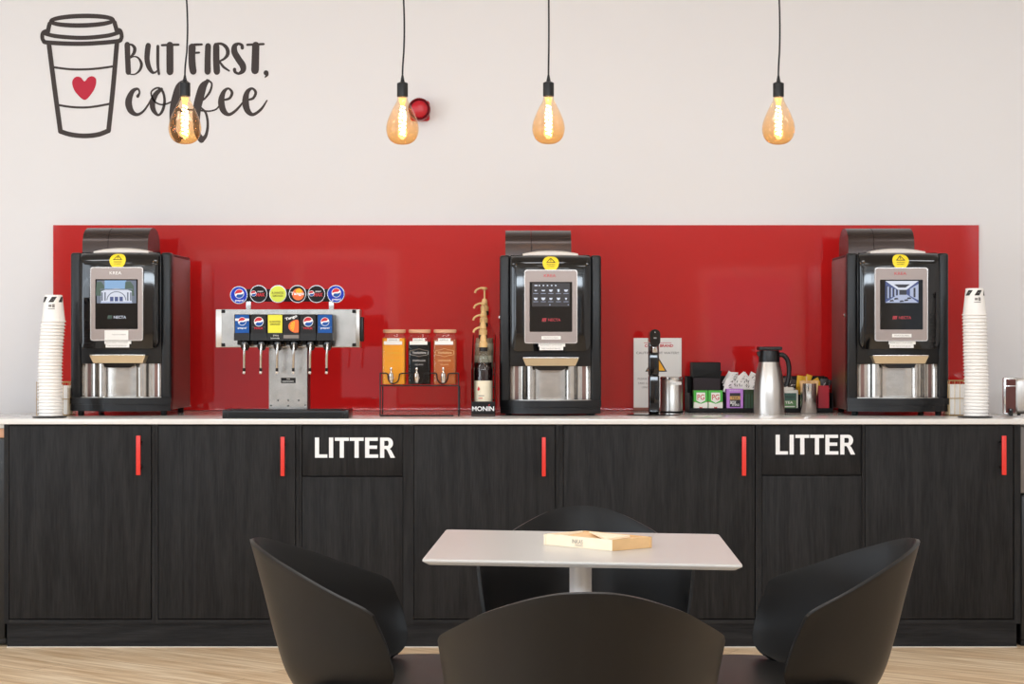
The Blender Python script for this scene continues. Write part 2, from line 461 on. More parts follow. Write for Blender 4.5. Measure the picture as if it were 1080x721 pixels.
def carcass(x0, x1, l, r, root, top=True):
    b = MB(); bot = cz(653.3)
    b.box(x0, x1, 0.022, WY - 0.03, PL_TOP, CT - 0.001, 'black_oak')       # box of the unit behind the door
    b.box(x0, l, 0.0, 0.022, PL_TOP, CT - 0.001, 'black_oak')
    b.box(r, x1, 0.0, 0.022, PL_TOP, CT - 0.001, 'black_oak')
    b.box(l, r, 0.0, 0.022, PL_TOP, bot, 'black_oak_h')
    b.box(l, r, 0.0205, 0.0219, bot, CT - 0.001, 'shadow_gap')
    b.build('body', root)
def door(l, r, z0, z1, root, name='door', y=0.001):
    d = MB(); d.rbox(l, r, y, 0.0195, z0, z1, 0.0012, 'black_oak', seg=2)
    return d.build(name, root)
G = 0.0035
units = [  # outer-left, door-left, door-right, outer-right, handle
    (4.2, 9.3, 160.3, 163.4, (143.8, 148.2, 459.2, 500.8), 'leftmost black oak cabinet under the coffee machine and cup stack'),
    (163.6, 166.6, 312.4, 315.4, (296.0, 300.2, 460.5, 501.8), 'black oak cabinet beneath the soda fountain, left of the first litter unit'),
    (425.9, 436.0, 586.4, 588.9, (571.6, 575.6, 461.0, 502.0), 'black oak cabinet beneath the juice jars, right of the first litter unit'),
    (589.1, 593.8, 797.0, 799.9, (782.5, 786.9, 460.2, 501.4), 'widest black oak cabinet, left of the second litter unit and behind the table'),
    (910.1, 912.0, 1069.6, 1076.6, (1056.6, 1061.2, 459.3, 500.6), 'rightmost black oak cabinet beside the frame edge, red handle at its right'),
]
for a, b, c, d, h, lab in units:
    u = empty('base_cabinet', ((cx(a) + cx(d)) / 2, 0, 0), 0, lab, 'cabinet', 'black base cabinets along the wall')
    off = u.location.x
    body = lambda v: cx(v) - off
    carcass(body(a), body(d), body(b) - 0.0, body(c) + 0.0, u)
    dr = door(body(b) + G * 0.6, body(c) - G, cz(653.3) + G, CT - 0.006, u)
    # handle built in world px then shifted into the unit
    yb = -0.048
    x0, x1 = X(h[0], yb) - off, X(h[1], yb) - off; z1, z0 = Z(h[2], yb), Z(h[3], yb)
    hd = MB().rbox(x0, x1, yb - 0.006, yb + 0.006, z0, z1, 0.0015, 'handle_red').build('handle', dr)
    hd['label'] = 'slim red bar handle'
    for zz in (z1 - 0.027, z0 + 0.027):
        sm = MB(); sm.box((x0 + x1) / 2 - 0.005, (x0 + x1) / 2 + 0.005, yb + 0.006, 0.0012, zz - 0.005, zz + 0.005, 'black_metal'); sm.build('handle_post', dr)

def litter_letters(mb, x0, x1, z0, z1, y, m):
    """LITTER in a heavy grotesque, built from bars"""
    H = z1 - z0; W = x1 - x0; t = H * 0.185; k = W / 4.10 / H
    def bar(ax, bx_, az, bz):
        lay[0] += 1; o_ = lay[0] * 0.00006
        mb.box(x0 + ax * H * k, x0 + bx_ * H * k, y - o_, y + 0.001 + o_, z0 + az * H, z0 + bz * H, m)
    tt = 0.185 / k * 1.12
    lay = [0]
    th = 0.165
    cur = 0.0
    bar(cur, cur + tt, 0, 1); bar(cur, cur + 0.66, 0, th); cur += 0.75            # L
    bar(cur, cur + tt, 0, 1); cur += tt + 0.09                                    # I
    for _ in range(2):                                                            # T T
        bar(cur, cur + 0.74, 1 - th, 1); bar(cur + 0.37 - tt / 2, cur + 0.37 + tt / 2, 0, 1); cur += 0.79
    cur += 0.03
    bar(cur, cur + tt, 0, 1); bar(cur, cur + 0.70, 0, th); bar(cur, cur + 0.68, 1 - th, 1); bar(cur, cur + 0.64, 0.44, 0.44 + th); cur += 0.80   # E
    # R
    bar(cur, cur + tt, 0, 1)
    ro, cc = 0.285, 0.72
    pts_o, pts_i = [], []
    for i in range(11):
        a = PI / 2 - PI * i / 10
        pts_o.append((cur + 0.42 + 0.27 * math.cos(a), 0.715 + 0.285 * math.sin(a)))
        pts_i.append((cur + 0.40 + 0.27 * math.cos(a) - tt * 0.95 * max(0, math.cos(a)), 0.715 + 0.125 * math.sin(a)))
    vs = [(x0 + a * H * k, y - 0.0014, z0 + b * H) for a, b in pts_o + pts_i]
    mb.add(vs, [(i, i + 1, i + 12, i + 11) for i in range(10)], m)
    bar(cur, cur + 0.42, 0.84, 1); bar(cur, cur + 0.42, 0.43, 0.59)
    leg = [(0.30, 0.46), (0.50, 0.46), (0.60, 0.36), (0.80, 0.0), (0.56, 0.0), (0.40, 0.33)]
    mb.add([(x0 + (cur + a) * H * k, y - 0.0016, z0 + b * H) for a, b in leg], [range(6)], m)

for a, b, c, d, zf, lx0, lx1, ly0, ly1, lab in [
    (315.6, 318.2, 425.0, 425.7, 502.3, 332.0, 413.2, 461.3, 482.6, 'black litter unit lettered LITTER between the soda fountain and juice jars'),
    (800.1, 803.6, 909.2, 909.9, 501.2, 818.3, 898.8, 458.3, 479.2, 'black litter unit lettered LITTER below the steel flask, right of table')]:
    u = empty('litter_unit', ((cx(a) + cx(d)) / 2, 0, 0), 0, lab, 'litter bin', 'litter units between the cabinets')
    off = u.location.x
    q = lambda v: cx(v) - off
    carcass(q(a), q(d), q(b), q(c), u)
    fl = door(q(b) + G * 0.5, q(c) - G * 0.3, cz(zf) + G * 0.5, CT - 0.006, u, 'flap', y=0.006)
    door(q(b) + G * 0.5, q(c) - G * 0.3, cz(653.3) + G * 0.5, cz(zf) - G * 0.5, u, 'door')
    t = MB(); litter_letters(t, q(lx0), q(lx1), cz(ly1), cz(ly0), 0.0048, 'letter_white')
    t.build('lettering', fl)['label'] = 'white capital lettering reading LITTER'

# dark appliances just in view past both ends of the run
fl = empty('under_counter_fridge', (cx(-52), 0, 0), 0, 'black appliance with pale top just left of the cabinets', 'fridge')
f0, f1 = -0.19, 0.19
MB().rbox(f0, f1 , 0.03, 0.6, 0.03, cz(462), 0.006, 'fridge_black').rbox(f0, f1, 0.05, 0.6, 0.005, 0.035, 0.004, 'fridge_black').build('body', fl)
MB().rbox(f0, f1, 0.03, 0.62, cz(462), cz(452), 0.004, 'cork_wood').build('trim', fl)
MB().rbox(f0, f1 , 0.02, 0.64, cz(452), cz(442), 0.004, 'quartz').build('top', fl)
fl.location.x = cx(3.4) - f1
fr = empty('waste_bin', (cx(1078.4) + 0.2, 0, 0), 0, 'black bin with grey upper half just right of the cabinets', 'bin')
MB().rbox(-0.2, 0.2, 0.04, 0.5, cz(521), cz(450), 0.004, 'grey_top').build('upper_panel', fr)
MB().rbox(-0.2, 0.2, 0.04, 0.5, 0.02, cz(522), 0.012, 'fridge_black').build('body', fr)
MB().rbox(-0.195, 0.2, 0.045, 0.5, 0.0, 0.022, 0.004, 'black_matt').build('base', fr)

# backsplash: one sheet of red back-painted glass
bs = MB().rbox(X(56, WY - 0.012), X(1032.5, WY - 0.012), WY - 0.012, WY - 0.0005, WT + 0.0005, Z(237.3, WY - 0.012), 0.001, 'red_glass', seg=1)
o = bs.build('splashback'); tag(o, 'wide glossy red glass splashback on the wall above the worktop', 'splashback')

# ------------------------------------------------------------ wall vinyl (letters cut from film)
WD = WY - 0.0012
LAY = [0]
def brush(mb, pts, m='vinyl_dark', conv=None, n=7):
    LAY[0] = (LAY[0] + 1) % 12; WD = WY - 0.0008 - LAY[0] * 0.00012
    p = cat([(a, b, w) for a, b, w in pts], n)
    P = []
    for a, b, w in p:
        x, z = conv(a, b); P.append((x, z, (w * 1.08 + (2.5 if conv.sc < 6 else 4.0)) * conv.s / 2))
    L, R = [], []
    for i in range(len(P)):
        a = P[max(0, i - 1)]; b = P[min(len(P) - 1, i + 1)]
        dx, dz = b[0] - a[0], b[1] - a[1]; l = math.hypot(dx, dz) or 1e-9
        nx, nz = -dz / l, dx / l
        x, z, r = P[i]
        L.append((x + nx * r, WD, z + nz * r)); R.append((x - nx * r, WD, z - nz * r))
    N = len(P)
    mb.add(L + R, [(i, i + 1, N + i + 1, N + i) for i in range(N - 1)], m)
    for q_, (x, z, r) in enumerate((P[0], P[-1])):
        mb.add([(x + r * 0.96 * math.cos(2 * PI * k / 12), WD - 0.00003 - 0.00003 * q_, z + r * 0.96 * math.sin(2 * PI * k / 12)) for k in range(12)], [range(12)], m)
class Conv:
    def __init__(s, ox, oy, sc): s.ox, s.oy, s.sc = ox, oy, sc; s.s = (WY - CAMY) / F / sc
    def __call__(s, a, b): return X(s.ox + a / s.sc, WD), Z(s.oy + b / s.sc, WD)
c2, c3, c4, c5, c1 = Conv(125, 35, 12.0), Conv(190, 35, 10.286), Conv(125, 75, 8.48), Conv(190, 75, 8.486), Conv(35, 5, 4.81)
wl_ = empty('wall_lettering', (0, 0, 0), 0, 'dark handwritten style wall lettering reading BUT FIRST, coffee', 'wall lettering')
def word(name, strokes, lab=None):
    mb = MB()
    for c, pts in strokes: brush(mb, pts, conv=c)
    o = mb.build(name, wl_)
    if lab: o['label'] = lab
word('letter', [(c2, [(110, 142, 62), (115, 300, 60), (125, 510, 58)][:2] + [(124, 495, 60)]),
    (c2, [(120, 143, 18), (170, 148, 24), (204, 190, 36), (195, 250, 34), (160, 290, 20), (140, 308, 12)]),
    (c2, [(140, 318, 12), (200, 295, 12), (255, 318, 20), (290, 390, 32), (270, 465, 26), (215, 515, 14), (160, 520, 12), (118, 505, 14)])])
word('letter', [(c2, [(376, 155, 60), (364, 250, 60), (362, 340, 58), (385, 430, 52), (425, 492, 34), (462, 497, 20), (495, 470, 14)]),
    (c2, [(498, 165, 32), (497, 300, 32), (499, 420, 30), (512, 515, 26)])])
word('letter', [(c2, [(550, 152, 24), (650, 148, 24), (758, 145, 24)]), (c2, [(650, 150, 78), (650, 300, 78), (651, 490, 78)])])
word('letter', [(c3, [(130, 150, 70), (127, 250, 66), (132, 350, 68), (142, 415, 66)]), (c3, [(108, 140, 26), (160, 126, 24), (236, 122, 18)]), (c3, [(150, 214, 18), (206, 211, 18)])])
word('letter', [(c3, [(303, 138, 56), (298, 280, 57), (298, 418, 60)])])
word('letter', [(c3, [(391, 140, 60), (392, 300, 62), (398, 418, 62)]), (c3, [(380, 118, 20), (450, 116, 24), (505, 160, 34), (516, 225, 34), (480, 275, 22), (430, 302, 14)]),
    (c3, [(430, 310, 16), (470, 365, 22), (532, 408, 14)])])
word('letter', [(c3, [(674, 160, 32), (668, 130, 28), (630, 115, 24), (592, 142, 48), (590, 205, 60), (632, 280, 62), (678, 350, 62), (680, 405, 48), (636, 437, 24), (597, 420, 26), (590, 392, 32)])])
word('letter', [(c3, [(728, 126, 20), (820, 121, 20), (905, 118, 20)]), (c3, [(820, 130, 70), (816, 280, 72), (812, 405, 74)])])
word('comma', [(c3, [(932, 430, 50), (942, 452, 26), (922, 478, 8)])])
word('letter', [(c4, [(172, 225, 24), (188, 190, 12), (170, 158, 16), (122, 185, 34), (90, 270, 52), (108, 350, 46), (160, 388, 24), (215, 365, 16), (262, 305, 12), (300, 235, 10)])])
word('letter', [(c4, [(385, 160, 22), (335, 205, 38), (305, 280, 42), (312, 345, 36), (355, 393, 16), (395, 350, 20), (412, 260, 18), (392, 175, 16), (345, 150, 12), (292, 190, 10), (318, 265, 10), (375, 298, 10), (430, 292, 10), (480, 270, 10)])])
def eff(dx):
    return [(c5, [(252 + dx, 84, 20), (205 + dx, 135, 58), (175 + dx, 230, 68), (152 + dx, 330, 64), (145 + dx, 430, 56), (150 + dx, 540, 44), (190 + dx, 615, 50)]),
        (c5, [(240 + dx, 80, 16), (282 + dx, 110, 12), (268 + dx, 180, 16), (225 + dx, 240, 14), (195 + dx, 262, 12)]),
        (c5, [(190 + dx, 615, 46), (230 + dx, 575, 24), (247 + dx, 480, 18), (232 + dx, 380, 16), (190 + dx, 330, 12)])]
word('letter', eff(-208))
word('letter', eff(0) + [(c5, [(-30, 350, 10), (80, 345, 10), (180, 352, 12), (260, 358, 10), (320, 342, 10), (350, 310, 10)])])
word('letter', [(c5, [(402, 256, 14), (445, 240, 18), (464, 190, 20), (430, 155, 14), (388, 190, 32), (368, 270, 50), (386, 350, 46), (436, 388, 24), (500, 350, 18), (560, 282, 12)])])
word('letter', [(c5, [(612, 256, 14), (655, 240, 18), (676, 190, 20), (643, 155, 16), (600, 190, 36), (585, 270, 52), (602, 350, 46), (652, 388, 24), (725, 340, 18), (777, 262, 8)])])

cd = empty('cup_wall_sticker', (0, 0, 0), 0, 'dark outline takeaway cup sticker with red heart on the white wall', 'wall sticker')
mb = MB()
W_ = 20
el = [(248 + 158 * math.cos(2 * PI * k / 24), 81 + 24 * math.sin(2 * PI * k / 24) - 0.02 * (math.cos(2 * PI * k / 24) * 158), 15 + 4 * abs(math.sin(2 * PI * k / 24))) for k in range(25)]
brush(mb, el, conv=c1, n=3)
for pts in ([(84, 95, 18), (78, 118, 18), (74, 140, 18)], [(412, 88, 18), (418, 110, 18), (424, 132, 18)],
            [(78, 130, 16), (52, 140, 16), (46, 160, 16), (52, 182, 16), (78, 192, 18), (248, 198, 18), (420, 186, 18), (446, 172, 16), (448, 150, 16), (440, 130, 16), (420, 126, 14)],
            [(60, 146, 16), (120, 160, 17), (248, 168, 17), (370, 158, 17), (432, 142, 16)],
            [(79, 192, 20), (108, 420, 20), (138, 640, 20)], [(425, 188, 20), (405, 420, 20), (382, 640, 20)],
            [(137, 642, 20), (190, 658, 20), (260, 665, 20), (330, 658, 20), (383, 638, 20)],
            [(100, 316, 8), (175, 326, 8), (250, 328, 8), (330, 323, 8), (408, 312, 8)],
            [(126, 508, 8), (190, 518, 8), (258, 521, 8), (320, 515, 8), (390, 502, 8)]):
    brush(mb, pts, conv=c1)
mb.build('cup_outline', cd)
hp = [(260, 388), (240, 368), (216, 366), (199, 386), (202, 418), (222, 452), (262, 483), (298, 448), (316, 412), (319, 378), (302, 363), (280, 368)]
hp = cat([(a, b) for a, b in hp], 5, closed=True)
hp = [c1(a, b) for a, b in hp]
MB().add([(x, WD, z) for x, z in hp] + [(c1(260, 420)[0], WD, c1(260, 420)[1])], [(i, (i + 1) % len(hp), len(hp)) for i in range(len(hp))], 'vinyl_red').build('heart', cd)

# fire alarm sounder
al = empty('fire_alarm_sounder', (X(443, WY), WY, Z(117, WY)), 0, 'round red fire alarm sounder on the white wall behind a bulb', 'alarm')
Rm = Matrix.Rotation(PI / 2, 4, 'X')     # lathe axis towards the room (-y)
MB().rbox(-0.043, 0.043, -0.025, -0.0005, -0.046, 0.043, 0.012, 'alarm_red').build('base', al)
MB().lathe([(0.046, 0.02), (0.048, 0.04), (0.048, 0.07), (0.044, 0.074), (0.040, 0.068), (0.038, 0.06)], 0, 0, 'alarm_dark', T=Rm).build('rim', al)
MB().lathe([(0.039, 0.055), (0.036, 0.066), (0.026, 0.073), (0.012, 0.076), (0.0, 0.0765)], 0, 0, 'alarm_red', T=Rm).build('dome', al)

# ------------------------------------------------------------ pendant bulbs over the table
BY = -0.5
def bulb(px, capy, sway, lab):
    k = (BY - CAMY) / F
    zc = Z(capy, BY); x = X(px, BY)
    r = empty('pendant_bulb', (x, BY, zc), 0, lab, 'pendant light', 'amber filament bulbs hanging in a row')
    K = 6.5 / 4.2   # built at a small size, enlarged to a 40 mm lampholder
    r.scale = (K, K, K)
    # lampholder
    MB().lathe([(0.004, 0.0), (0.008, -0.002), (0.0125, -0.004), (0.0128, -0.006), (0.0128, -0.035), (0.0120, -0.0355), (0, -0.0355)][::-1], 0, 0, 'black_satin', 28).build('lampholder', r)
    MB().lathe([(0.0, 0.016), (0.0022, 0.015), (0.005, 0.0005), (0.005, -0.001)][::-1], 0, 0, 'black_satin', 16).build('strain_relief', r)
    top = (ZC - zc - 0.02) / K
    pts = cat([(sway * 0.006 * math.sin(t * 9), 0.002 * math.sin(t * 5), 0.013 + t * (top - 0.013)) for t in [i / 12 for i in range(13)]], 4)
    pts = [(a * min(1, (c - 0.013) / 0.05), b, c) for a, b, c in pts]
    MB().tube(pts, 0.0021, 'black_satin', 8).build('cord', r)
    MB().lathe([(0.05, 0), (0.05, 0.012), (0.045, 0.02), (0, 0.02)], 0, 0, 'black_satin', z0=(ZC - zc) / K - 0.0205).build('ceiling_rose', r)
    # glass envelope
    prof = [(0.0, -0.147), (0.014, -0.1455), (0.026, -0.1395), (0.0335, -0.130), (0.0372, -0.118), (0.0378, -0.108), (0.0360, -0.096),
            (0.0320, -0.084), (0.0265, -0.071), (0.0205, -0.059), (0.0155, -0.050), (0.0125, -0.043), (0.0118, -0.036)]
    pr = cat(prof, 3)
    g = MB().lathe(pr, 0, 0, 'amber_glass', 40, close=False).build('glass_bulb', r, split=False)
    # glass stem and spiral filament
    MB().lathe([(0.0, -0.095), (0.0022, -0.094), (0.0026, -0.075), (0.004, -0.06), (0.0075, -0.047), (0.009, -0.038)], 0, 0, 'stem_glow', 16, close=False).build('stem', r)
    fp = []
    for i in range(201):
        t = i / 200; a = t * 2 * PI * 8.0
        rr = 0.003 + 0.0028 * math.sin(PI * t) + 0.002 * t
        fp.append((rr * math.cos(a), rr * math.sin(a), -0.052 - 0.074 * t))
    MB().tube(fp, 0.0016, 'filament', 6).build('filament', r)
    L = bpy.data.lights.new('bulb_glow', 'POINT'); L.energy = 0.9; L.color = (1.0, 0.60, 0.30); L.shadow_soft_size = 0.02
    lo = bpy.data.objects.new('bulb_glow', L); COL.objects.link(lo); lo.parent = r; lo.location = (0, 0, -0.1)
bulb(195, 85.5, 1.0, 'amber filament pendant bulb hanging in front of the coffee lettering')
bulb(424.5, 86, 0.7, 'amber filament pendant bulb beside the red fire alarm')
bulb(578.5, 85.5, 0.15, 'amber filament pendant bulb third from left, right of the red alarm')
bulb(821, 86, 0.6, 'rightmost amber filament pendant bulb, alone against bare wall')

# ------------------------------------------------------------ coffee machines
def quad(mb, x0, x1, z0, z1, y, m): mb.add([(x0, y, z0), (x1, y, z0), (x1, y, z1), (x0, y, z1)], [(0, 1, 2, 3)], m)

def machine(xc, y0, rz, lift, screen, lab, label_style):
    r = empty('coffee_machine', (xc, y0, WT), rz, lab, 'coffee machine', 'black coffee machines on the worktop')
    L = lift; hw = 0.2065
    # rear cabinet of the machine, metallic side panels
    b = MB()
    b.rbox(-hw + 0.002, hw - 0.002, 0.035, 0.395, L + 0.012, L + 0.638, 0.004, 'side_metal')
    b.build('body', r)
    MB().rbox(-hw + 0.003, hw - 0.003, 0.03, 0.39, L + 0.6375, L + 0.648, 0.003, 'black_satin').build('top_cover', r)
    f = MB()
    for sx in (-1, 1):
        a, c = (-hw, -hw + 0.044) if sx < 0 else (hw - 0.044, hw)
        # rounded vertical pillars, curling back at the top
        f.rbox(a, c, 0.0, 0.06, L + 0.05, L + 0.652, 0.011, 'black_satin', seg=4)
    f.rbox(-hw + 0.03, hw - 0.03, 0.006, 0.05, L + 0.200, L + 0.640, 0.003, 'black_satin')
    f.build('front_frame', r)
    # cup niche lined with polished steel: cylindrical side columns and flat panel
    zn0, zn1 = L + 0.063, L + 0.200
    s = MB()
    ptsxy = [(-0.166, 0.004), (-0.164, 0.018), (-0.150, 0.034), (-0.125, 0.0345), (-0.110, 0.030), (-0.095, 0.016), (-0.074, 0.010), (-0.062, 0.018), (-0.056, 0.024), (-0.05, 0.020), (0.05, 0.020),
             (0.056, 0.024), (0.062, 0.018), (0.074, 0.010), (0.095, 0.016), (0.110, 0.030), (0.125, 0.0345), (0.150, 0.034), (0.164, 0.018), (0.166, 0.004)]
    pc = cat(ptsxy, 3)
    n = len(pc)
    s.add([(a, c, zn0) for a, c in pc] + [(a, c, zn1) for a, c in pc], [(i, i + 1, n + i + 1, n + i) for i in range(n - 1)], 'steel_worn', True)
    s.build('steel_niche', r)
    # door: bulging glossy front, rolled back at the top, rounded lower corners
    x0, x1, zb, zt = -0.160, 0.160, L + 0.262, L + 0.6525
    nx, nz = 28, 26; vs = []
    for i in range(nx + 1):
        x = x0 + (x1 - x0) * i / nx; d = min(x - x0, x1 - x); rr = 0.026
        lo = zb + (rr - math.sqrt(max(0, rr * rr - (rr - min(d, rr)) ** 2)))
        for j in range(nz + 1):
            tt = j / nz
            z = lo + (zt - lo) * (1 - (1 - tt) ** 1.3)
            y = -0.062 + 0.018 * (x / 0.16) ** 2 + 0.010 * ((z - L - 0.45) / 0.2) ** 2
            roll = max(0, (z - (zt - 0.045)) / 0.045); y += 0.05 * (1 - math.sqrt(max(0, 1 - roll * roll)))
            edge = max(0, 1 - d / 0.010); y += 0.006 * edge * edge
            vs.append((x, y, z))
    H = nz + 1; fs = [(i * H + j, (i + 1) * H + j, (i + 1) * H + j + 1, i * H + j + 1) for i in range(nx) for j in range(nz)]
    dmb = MB(); dmb.add(vs, fs, 'black_gloss', True)
    bd = [i * H for i in range(nx + 1)] + [nx * H + j for j in range(1, H)] + [i * H + nz for i in range(nx - 1, -1, -1)] + [j for j in range(nz - 1, 0, -1)]
    bv = [vs[k] for k in bd]; nb = len(bv)
    dmb.add(bv + [(a, 0.006, c) for a, b_, c in bv], [(k, nb + k, nb + (k + 1) % nb, (k + 1) % nb) for k in range(nb)], 'black_satin', True)
    dr = dmb.build('door', r)
    # panel between the door and the niche
    # display bezel, following the bulge
    bz = MB(); bx0, bx1, bz0, bz1 = -0.107, 0.107, L + 0.293, L + 0.590
    bz.prism(rrect(bx0, bx1, bz0, bz1, 0.010), -0.0705, -0.055, 'bezel_edge', True)
    bz.prism(rrect(bx0 + 0.0035, bx1 - 0.0035, bz0 + 0.0035, bz1 - 0.0035, 0.008), -0.0716, -0.0700, 'bezel', True)
    be = bz.build('screen_bezel', dr)
    g = MB(); g.prism(rrect(-0.086, 0.086, L + 0.340, L + 0.541, 0.003), -0.0724, -0.0712, 'black_gloss')
    scr = g.build('touch_screen', r)
    y = -0.0727
    p = MB(); zz0, zz1 = L + 0.448, L + 0.536
    if screen == 'menu':
        quad(p, -0.076, 0.076, zz0 - 0.006, zz1, y, 'scr_dark')
        for k in range(6): quad(p, -0.066 + k * 0.0165, -0.060 + k * 0.0165 + (0.006 if k == 0 else 0), zz1 - 0.012, zz1 - 0.007, y - 0.0003, 'scr_white')
        for row in range(2):
            for c in range(5):
                cxx, czz = -0.061 + c * 0.0305, zz1 - 0.030 - row * 0.033
                w = [0.006, 0.0085, 0.008, 0.005, 0.0085, 0.008, 0.009, 0.007, 0.0075, 0.0045][row * 5 + c]
                h = [0.003, 0.004, 0.007, 0.009, 0.007, 0.007, 0.008, 0.006, 0.007, 0.006][row * 5 + c]
                p.prism([(cxx - w, czz + h * 0.6), (cxx + w, czz + h * 0.6), (cxx + w * 0.7, czz - h * 0.4), (cxx + w * 0.3, czz - h * 0.7), (cxx - w * 0.3, czz - h * 0.7), (cxx - w * 0.7, czz - h * 0.4)], y - 0.0004, y - 0.0002, 'scr_white')
                quad(p, cxx - 0.010, cxx + 0.010, czz - 0.0125, czz - 0.011, y - 0.0004, 'scr_pale')
        p.disc(-0.004, zz0 + 0.001, y - 0.0005, 0.0025, 'scr_pale', 12, 0.0002); p.disc(0.070, zz0 + 0.001, y - 0.0005, 0.0018, 'scr_pale', 12, 0.0002)
    elif screen == 'arch':
        zz0 -= 0.004
        quad(p, -0.080, 0.080, zz0, zz1, y, 'scr_grey')
        quad(p, -0.048, 0.040, zz0 + 0.050, zz1, y - 0.0002, 'scr_sky')
        for xx, w in ((-0.066, 0.018), (0.052, 0.020)):
            p.prism([(xx - w, zz0 + 0.03), (xx + w, zz0 + 0.03), (xx + w * 0.9, zz0 + 0.07), (xx + w * 0.2, zz0 + 0.088), (xx - w * 0.8, zz0 + 0.086)], y - 0.0004, y - 0.0003, 'scr_green')
        p.prism([(-0.062, zz0 + 0.006), (0.062, zz0 + 0.006), (0.062, zz0 + 0.048), (0.04, zz0 + 0.056), (0, zz0 + 0.060), (-0.04, zz0 + 0.056), (-0.062, zz0 + 0.048)], y - 0.0006, y - 0.0005, 'scr_white')
        for k in range(14):
            a0, a1 = PI * k / 14, PI * (k + 1) / 14
            for rr_, cc in ((0.040, zz0 + 0.012),):
                v4 = [(rr_ * math.cos(a0), y - 0.0008, cc + 0.9 * rr_ * math.sin(a0)), (rr_ * math.cos(a1), y - 0.0008, cc + 0.9 * rr_ * math.sin(a1)),
                      ((rr_ - 0.0035) * math.cos(a1), y - 0.0008, cc + 0.9 * (rr_ - 0.0035) * math.sin(a1)), ((rr_ - 0.0035) * math.cos(a0), y - 0.0008, cc + 0.9 * (rr_ - 0.0035) * math.sin(a0))]
                p.add(v4, [(0, 1, 2, 3)], 'scr_grey')
        quad(p, -0.066, 0.066, zz0 + 0.054, zz0 + 0.058, y - 0.0009, 'scr_grey')
        for k in (-1, 0, 1): quad(p, k * 0.019 - 0.007, k * 0.019 + 0.007, zz0 + 0.008, zz0 + 0.026, y - 0.0009, 'scr_blue')
        for k in (-0.058, -0.046, 0.046, 0.058): quad(p, k - 0.003, k + 0.003, zz0 + 0.010, zz0 + 0.044, y - 0.0009, 'scr_grey')
        quad(p, -0.064, 0.064, zz0, zz0 + 0.006, y - 0.0009, 'scr_pale')
    else:
        quad(p, -0.065, 0.068, zz0, zz1, y, 'scr_blue')
        cz_ = (zz0 + zz1) / 2 - 0.004
        p.prism([(-0.065, zz1), (0.068, zz1), (0.020, cz_ + 0.012), (-0.014, cz_ + 0.012)], y - 0.0003, y - 0.0002, 'scr_white')
        p.prism([(-0.030, zz1 - 0.014), (0.034, zz1 - 0.014), (0.016, zz1 - 0.027), (-0.012, zz1 - 0.027)], y - 0.0005, y - 0.0004, 'scr_night')
        p.prism([(-0.065, zz0), (0.068, zz0), (0.020, cz_ - 0.006), (-0.014, cz_ - 0.006)], y - 0.0003, y - 0.0002, 'scr_pale')
        quad(p, -0.014, 0.020, cz_ - 0.008, cz_ + 0.012, y - 0.0005, 'scr_night')
        for k in range(4):
            xx = -0.062 + k * 0.014; hh = 0.036 - k * 0.007
            quad(p, xx, xx + 0.005, cz_ - hh * 0.7, cz_ + hh * 0.8, y - 0.0006, 'scr_night')
            quad(p, xx + 0.0055, xx + 0.011, cz_ - hh * 0.6, cz_ + hh * 0.7, y - 0.0006, 'scr_pale')
        p.prism([(0.068, zz1 - 0.012), (0.034, cz_ + 0.016), (0.034, cz_ - 0.012), (0.068, zz0 + 0.01)], y - 0.0007, y - 0.0006, 'scr_pale')
        quad(p, 0.048, 0.056, cz_ - 0.018, cz_ + 0.02, y - 0.0009, 'scr_night')
        for k, (a, c) in enumerate(((-0.04, 0.008), (-0.022, 0.016), (0.018, 0.010), (0.030, 0.018), (0.0, 0.006))):
            p.prism([(a - 0.008, zz0 + c - 0.004), (a + 0.010, zz0 + c - 0.002), (a + 0.006, zz0 + c + 0.004), (a - 0.006, zz0 + c + 0.003)], y - 0.0009, y - 0.0008, 'scr_night')
    # maker's word and symbol lit below the picture
    mw, mi = ('scr_white', 'scr_green') if screen == 'arch' else ('scr_red', 'scr_red')
    zt_ = L + 0.388
    p.text('NECTA', 0.014, zt_, 0.050, 0.0115, y - 0.0004, mw, bold=0.012)
    for k in range(3): p.prism([(-0.036 + k * 0.006, zt_ - 0.007), (-0.0325 + k * 0.006, zt_ - 0.007), (-0.029 + k * 0.006, zt_ + 0.007), (-0.034 + k * 0.006, zt_ + 0.007)], y - 0.0005, y - 0.0003, mi)
    p.build('display', scr)['label'] = {'menu': 'dark red lit menu of white cup icons', 'arch': 'lit picture of a pale arched building under blue sky', 'hall': 'lit blue white picture of a long interior'}[screen]
    t = MB(); t.text('KREA', -0.004, L + 0.566, 0.048, 0.012, -0.0722, 'paper' if screen == 'arch' else 'red_ink', bold=0.0); t.build('model_lettering', be)
    # paper labels
    l = MB()
    if label_style == 'left': l.box(-0.048, 0.048, -0.0735, -0.0722, L + 0.296, L + 0.335, 'paper'); l.text('TOUCH SCREEN', 0.01, L + 0.318, 0.055, 0.005, -0.0738, 'ink_grey')
    else: l.box(-0.038, 0.040, -0.0735, -0.0722, L + 0.309, L + 0.323, 'paper'); l.text('TOUCH SCREEN', 0, L + 0.316, 0.060, 0.005, -0.0738, 'ink_grey')
    l.build('paper_label', r)
    l = MB(); l.box(-0.050, 0.058, -0.0665, -0.0655, L + 0.280, L + 0.2925, 'paper').box(-0.046, 0.050, -0.0650, -0.064, L + 0.266, L + 0.281, 'paper')
    l.text('PLEASE SELECT YOUR DRINK', 0.0, L + 0.2865, 0.09, 0.004, -0.0667, 'ink_grey').text('THEN PLACE CUP BELOW', 0.0, L + 0.273, 0.08, 0.004, -0.0655, 'ink_grey')
    l.build('paper_label', r)
    # warning sticker, shield shaped, wrapped on the rolled top of the door
    st = MB(); out = []
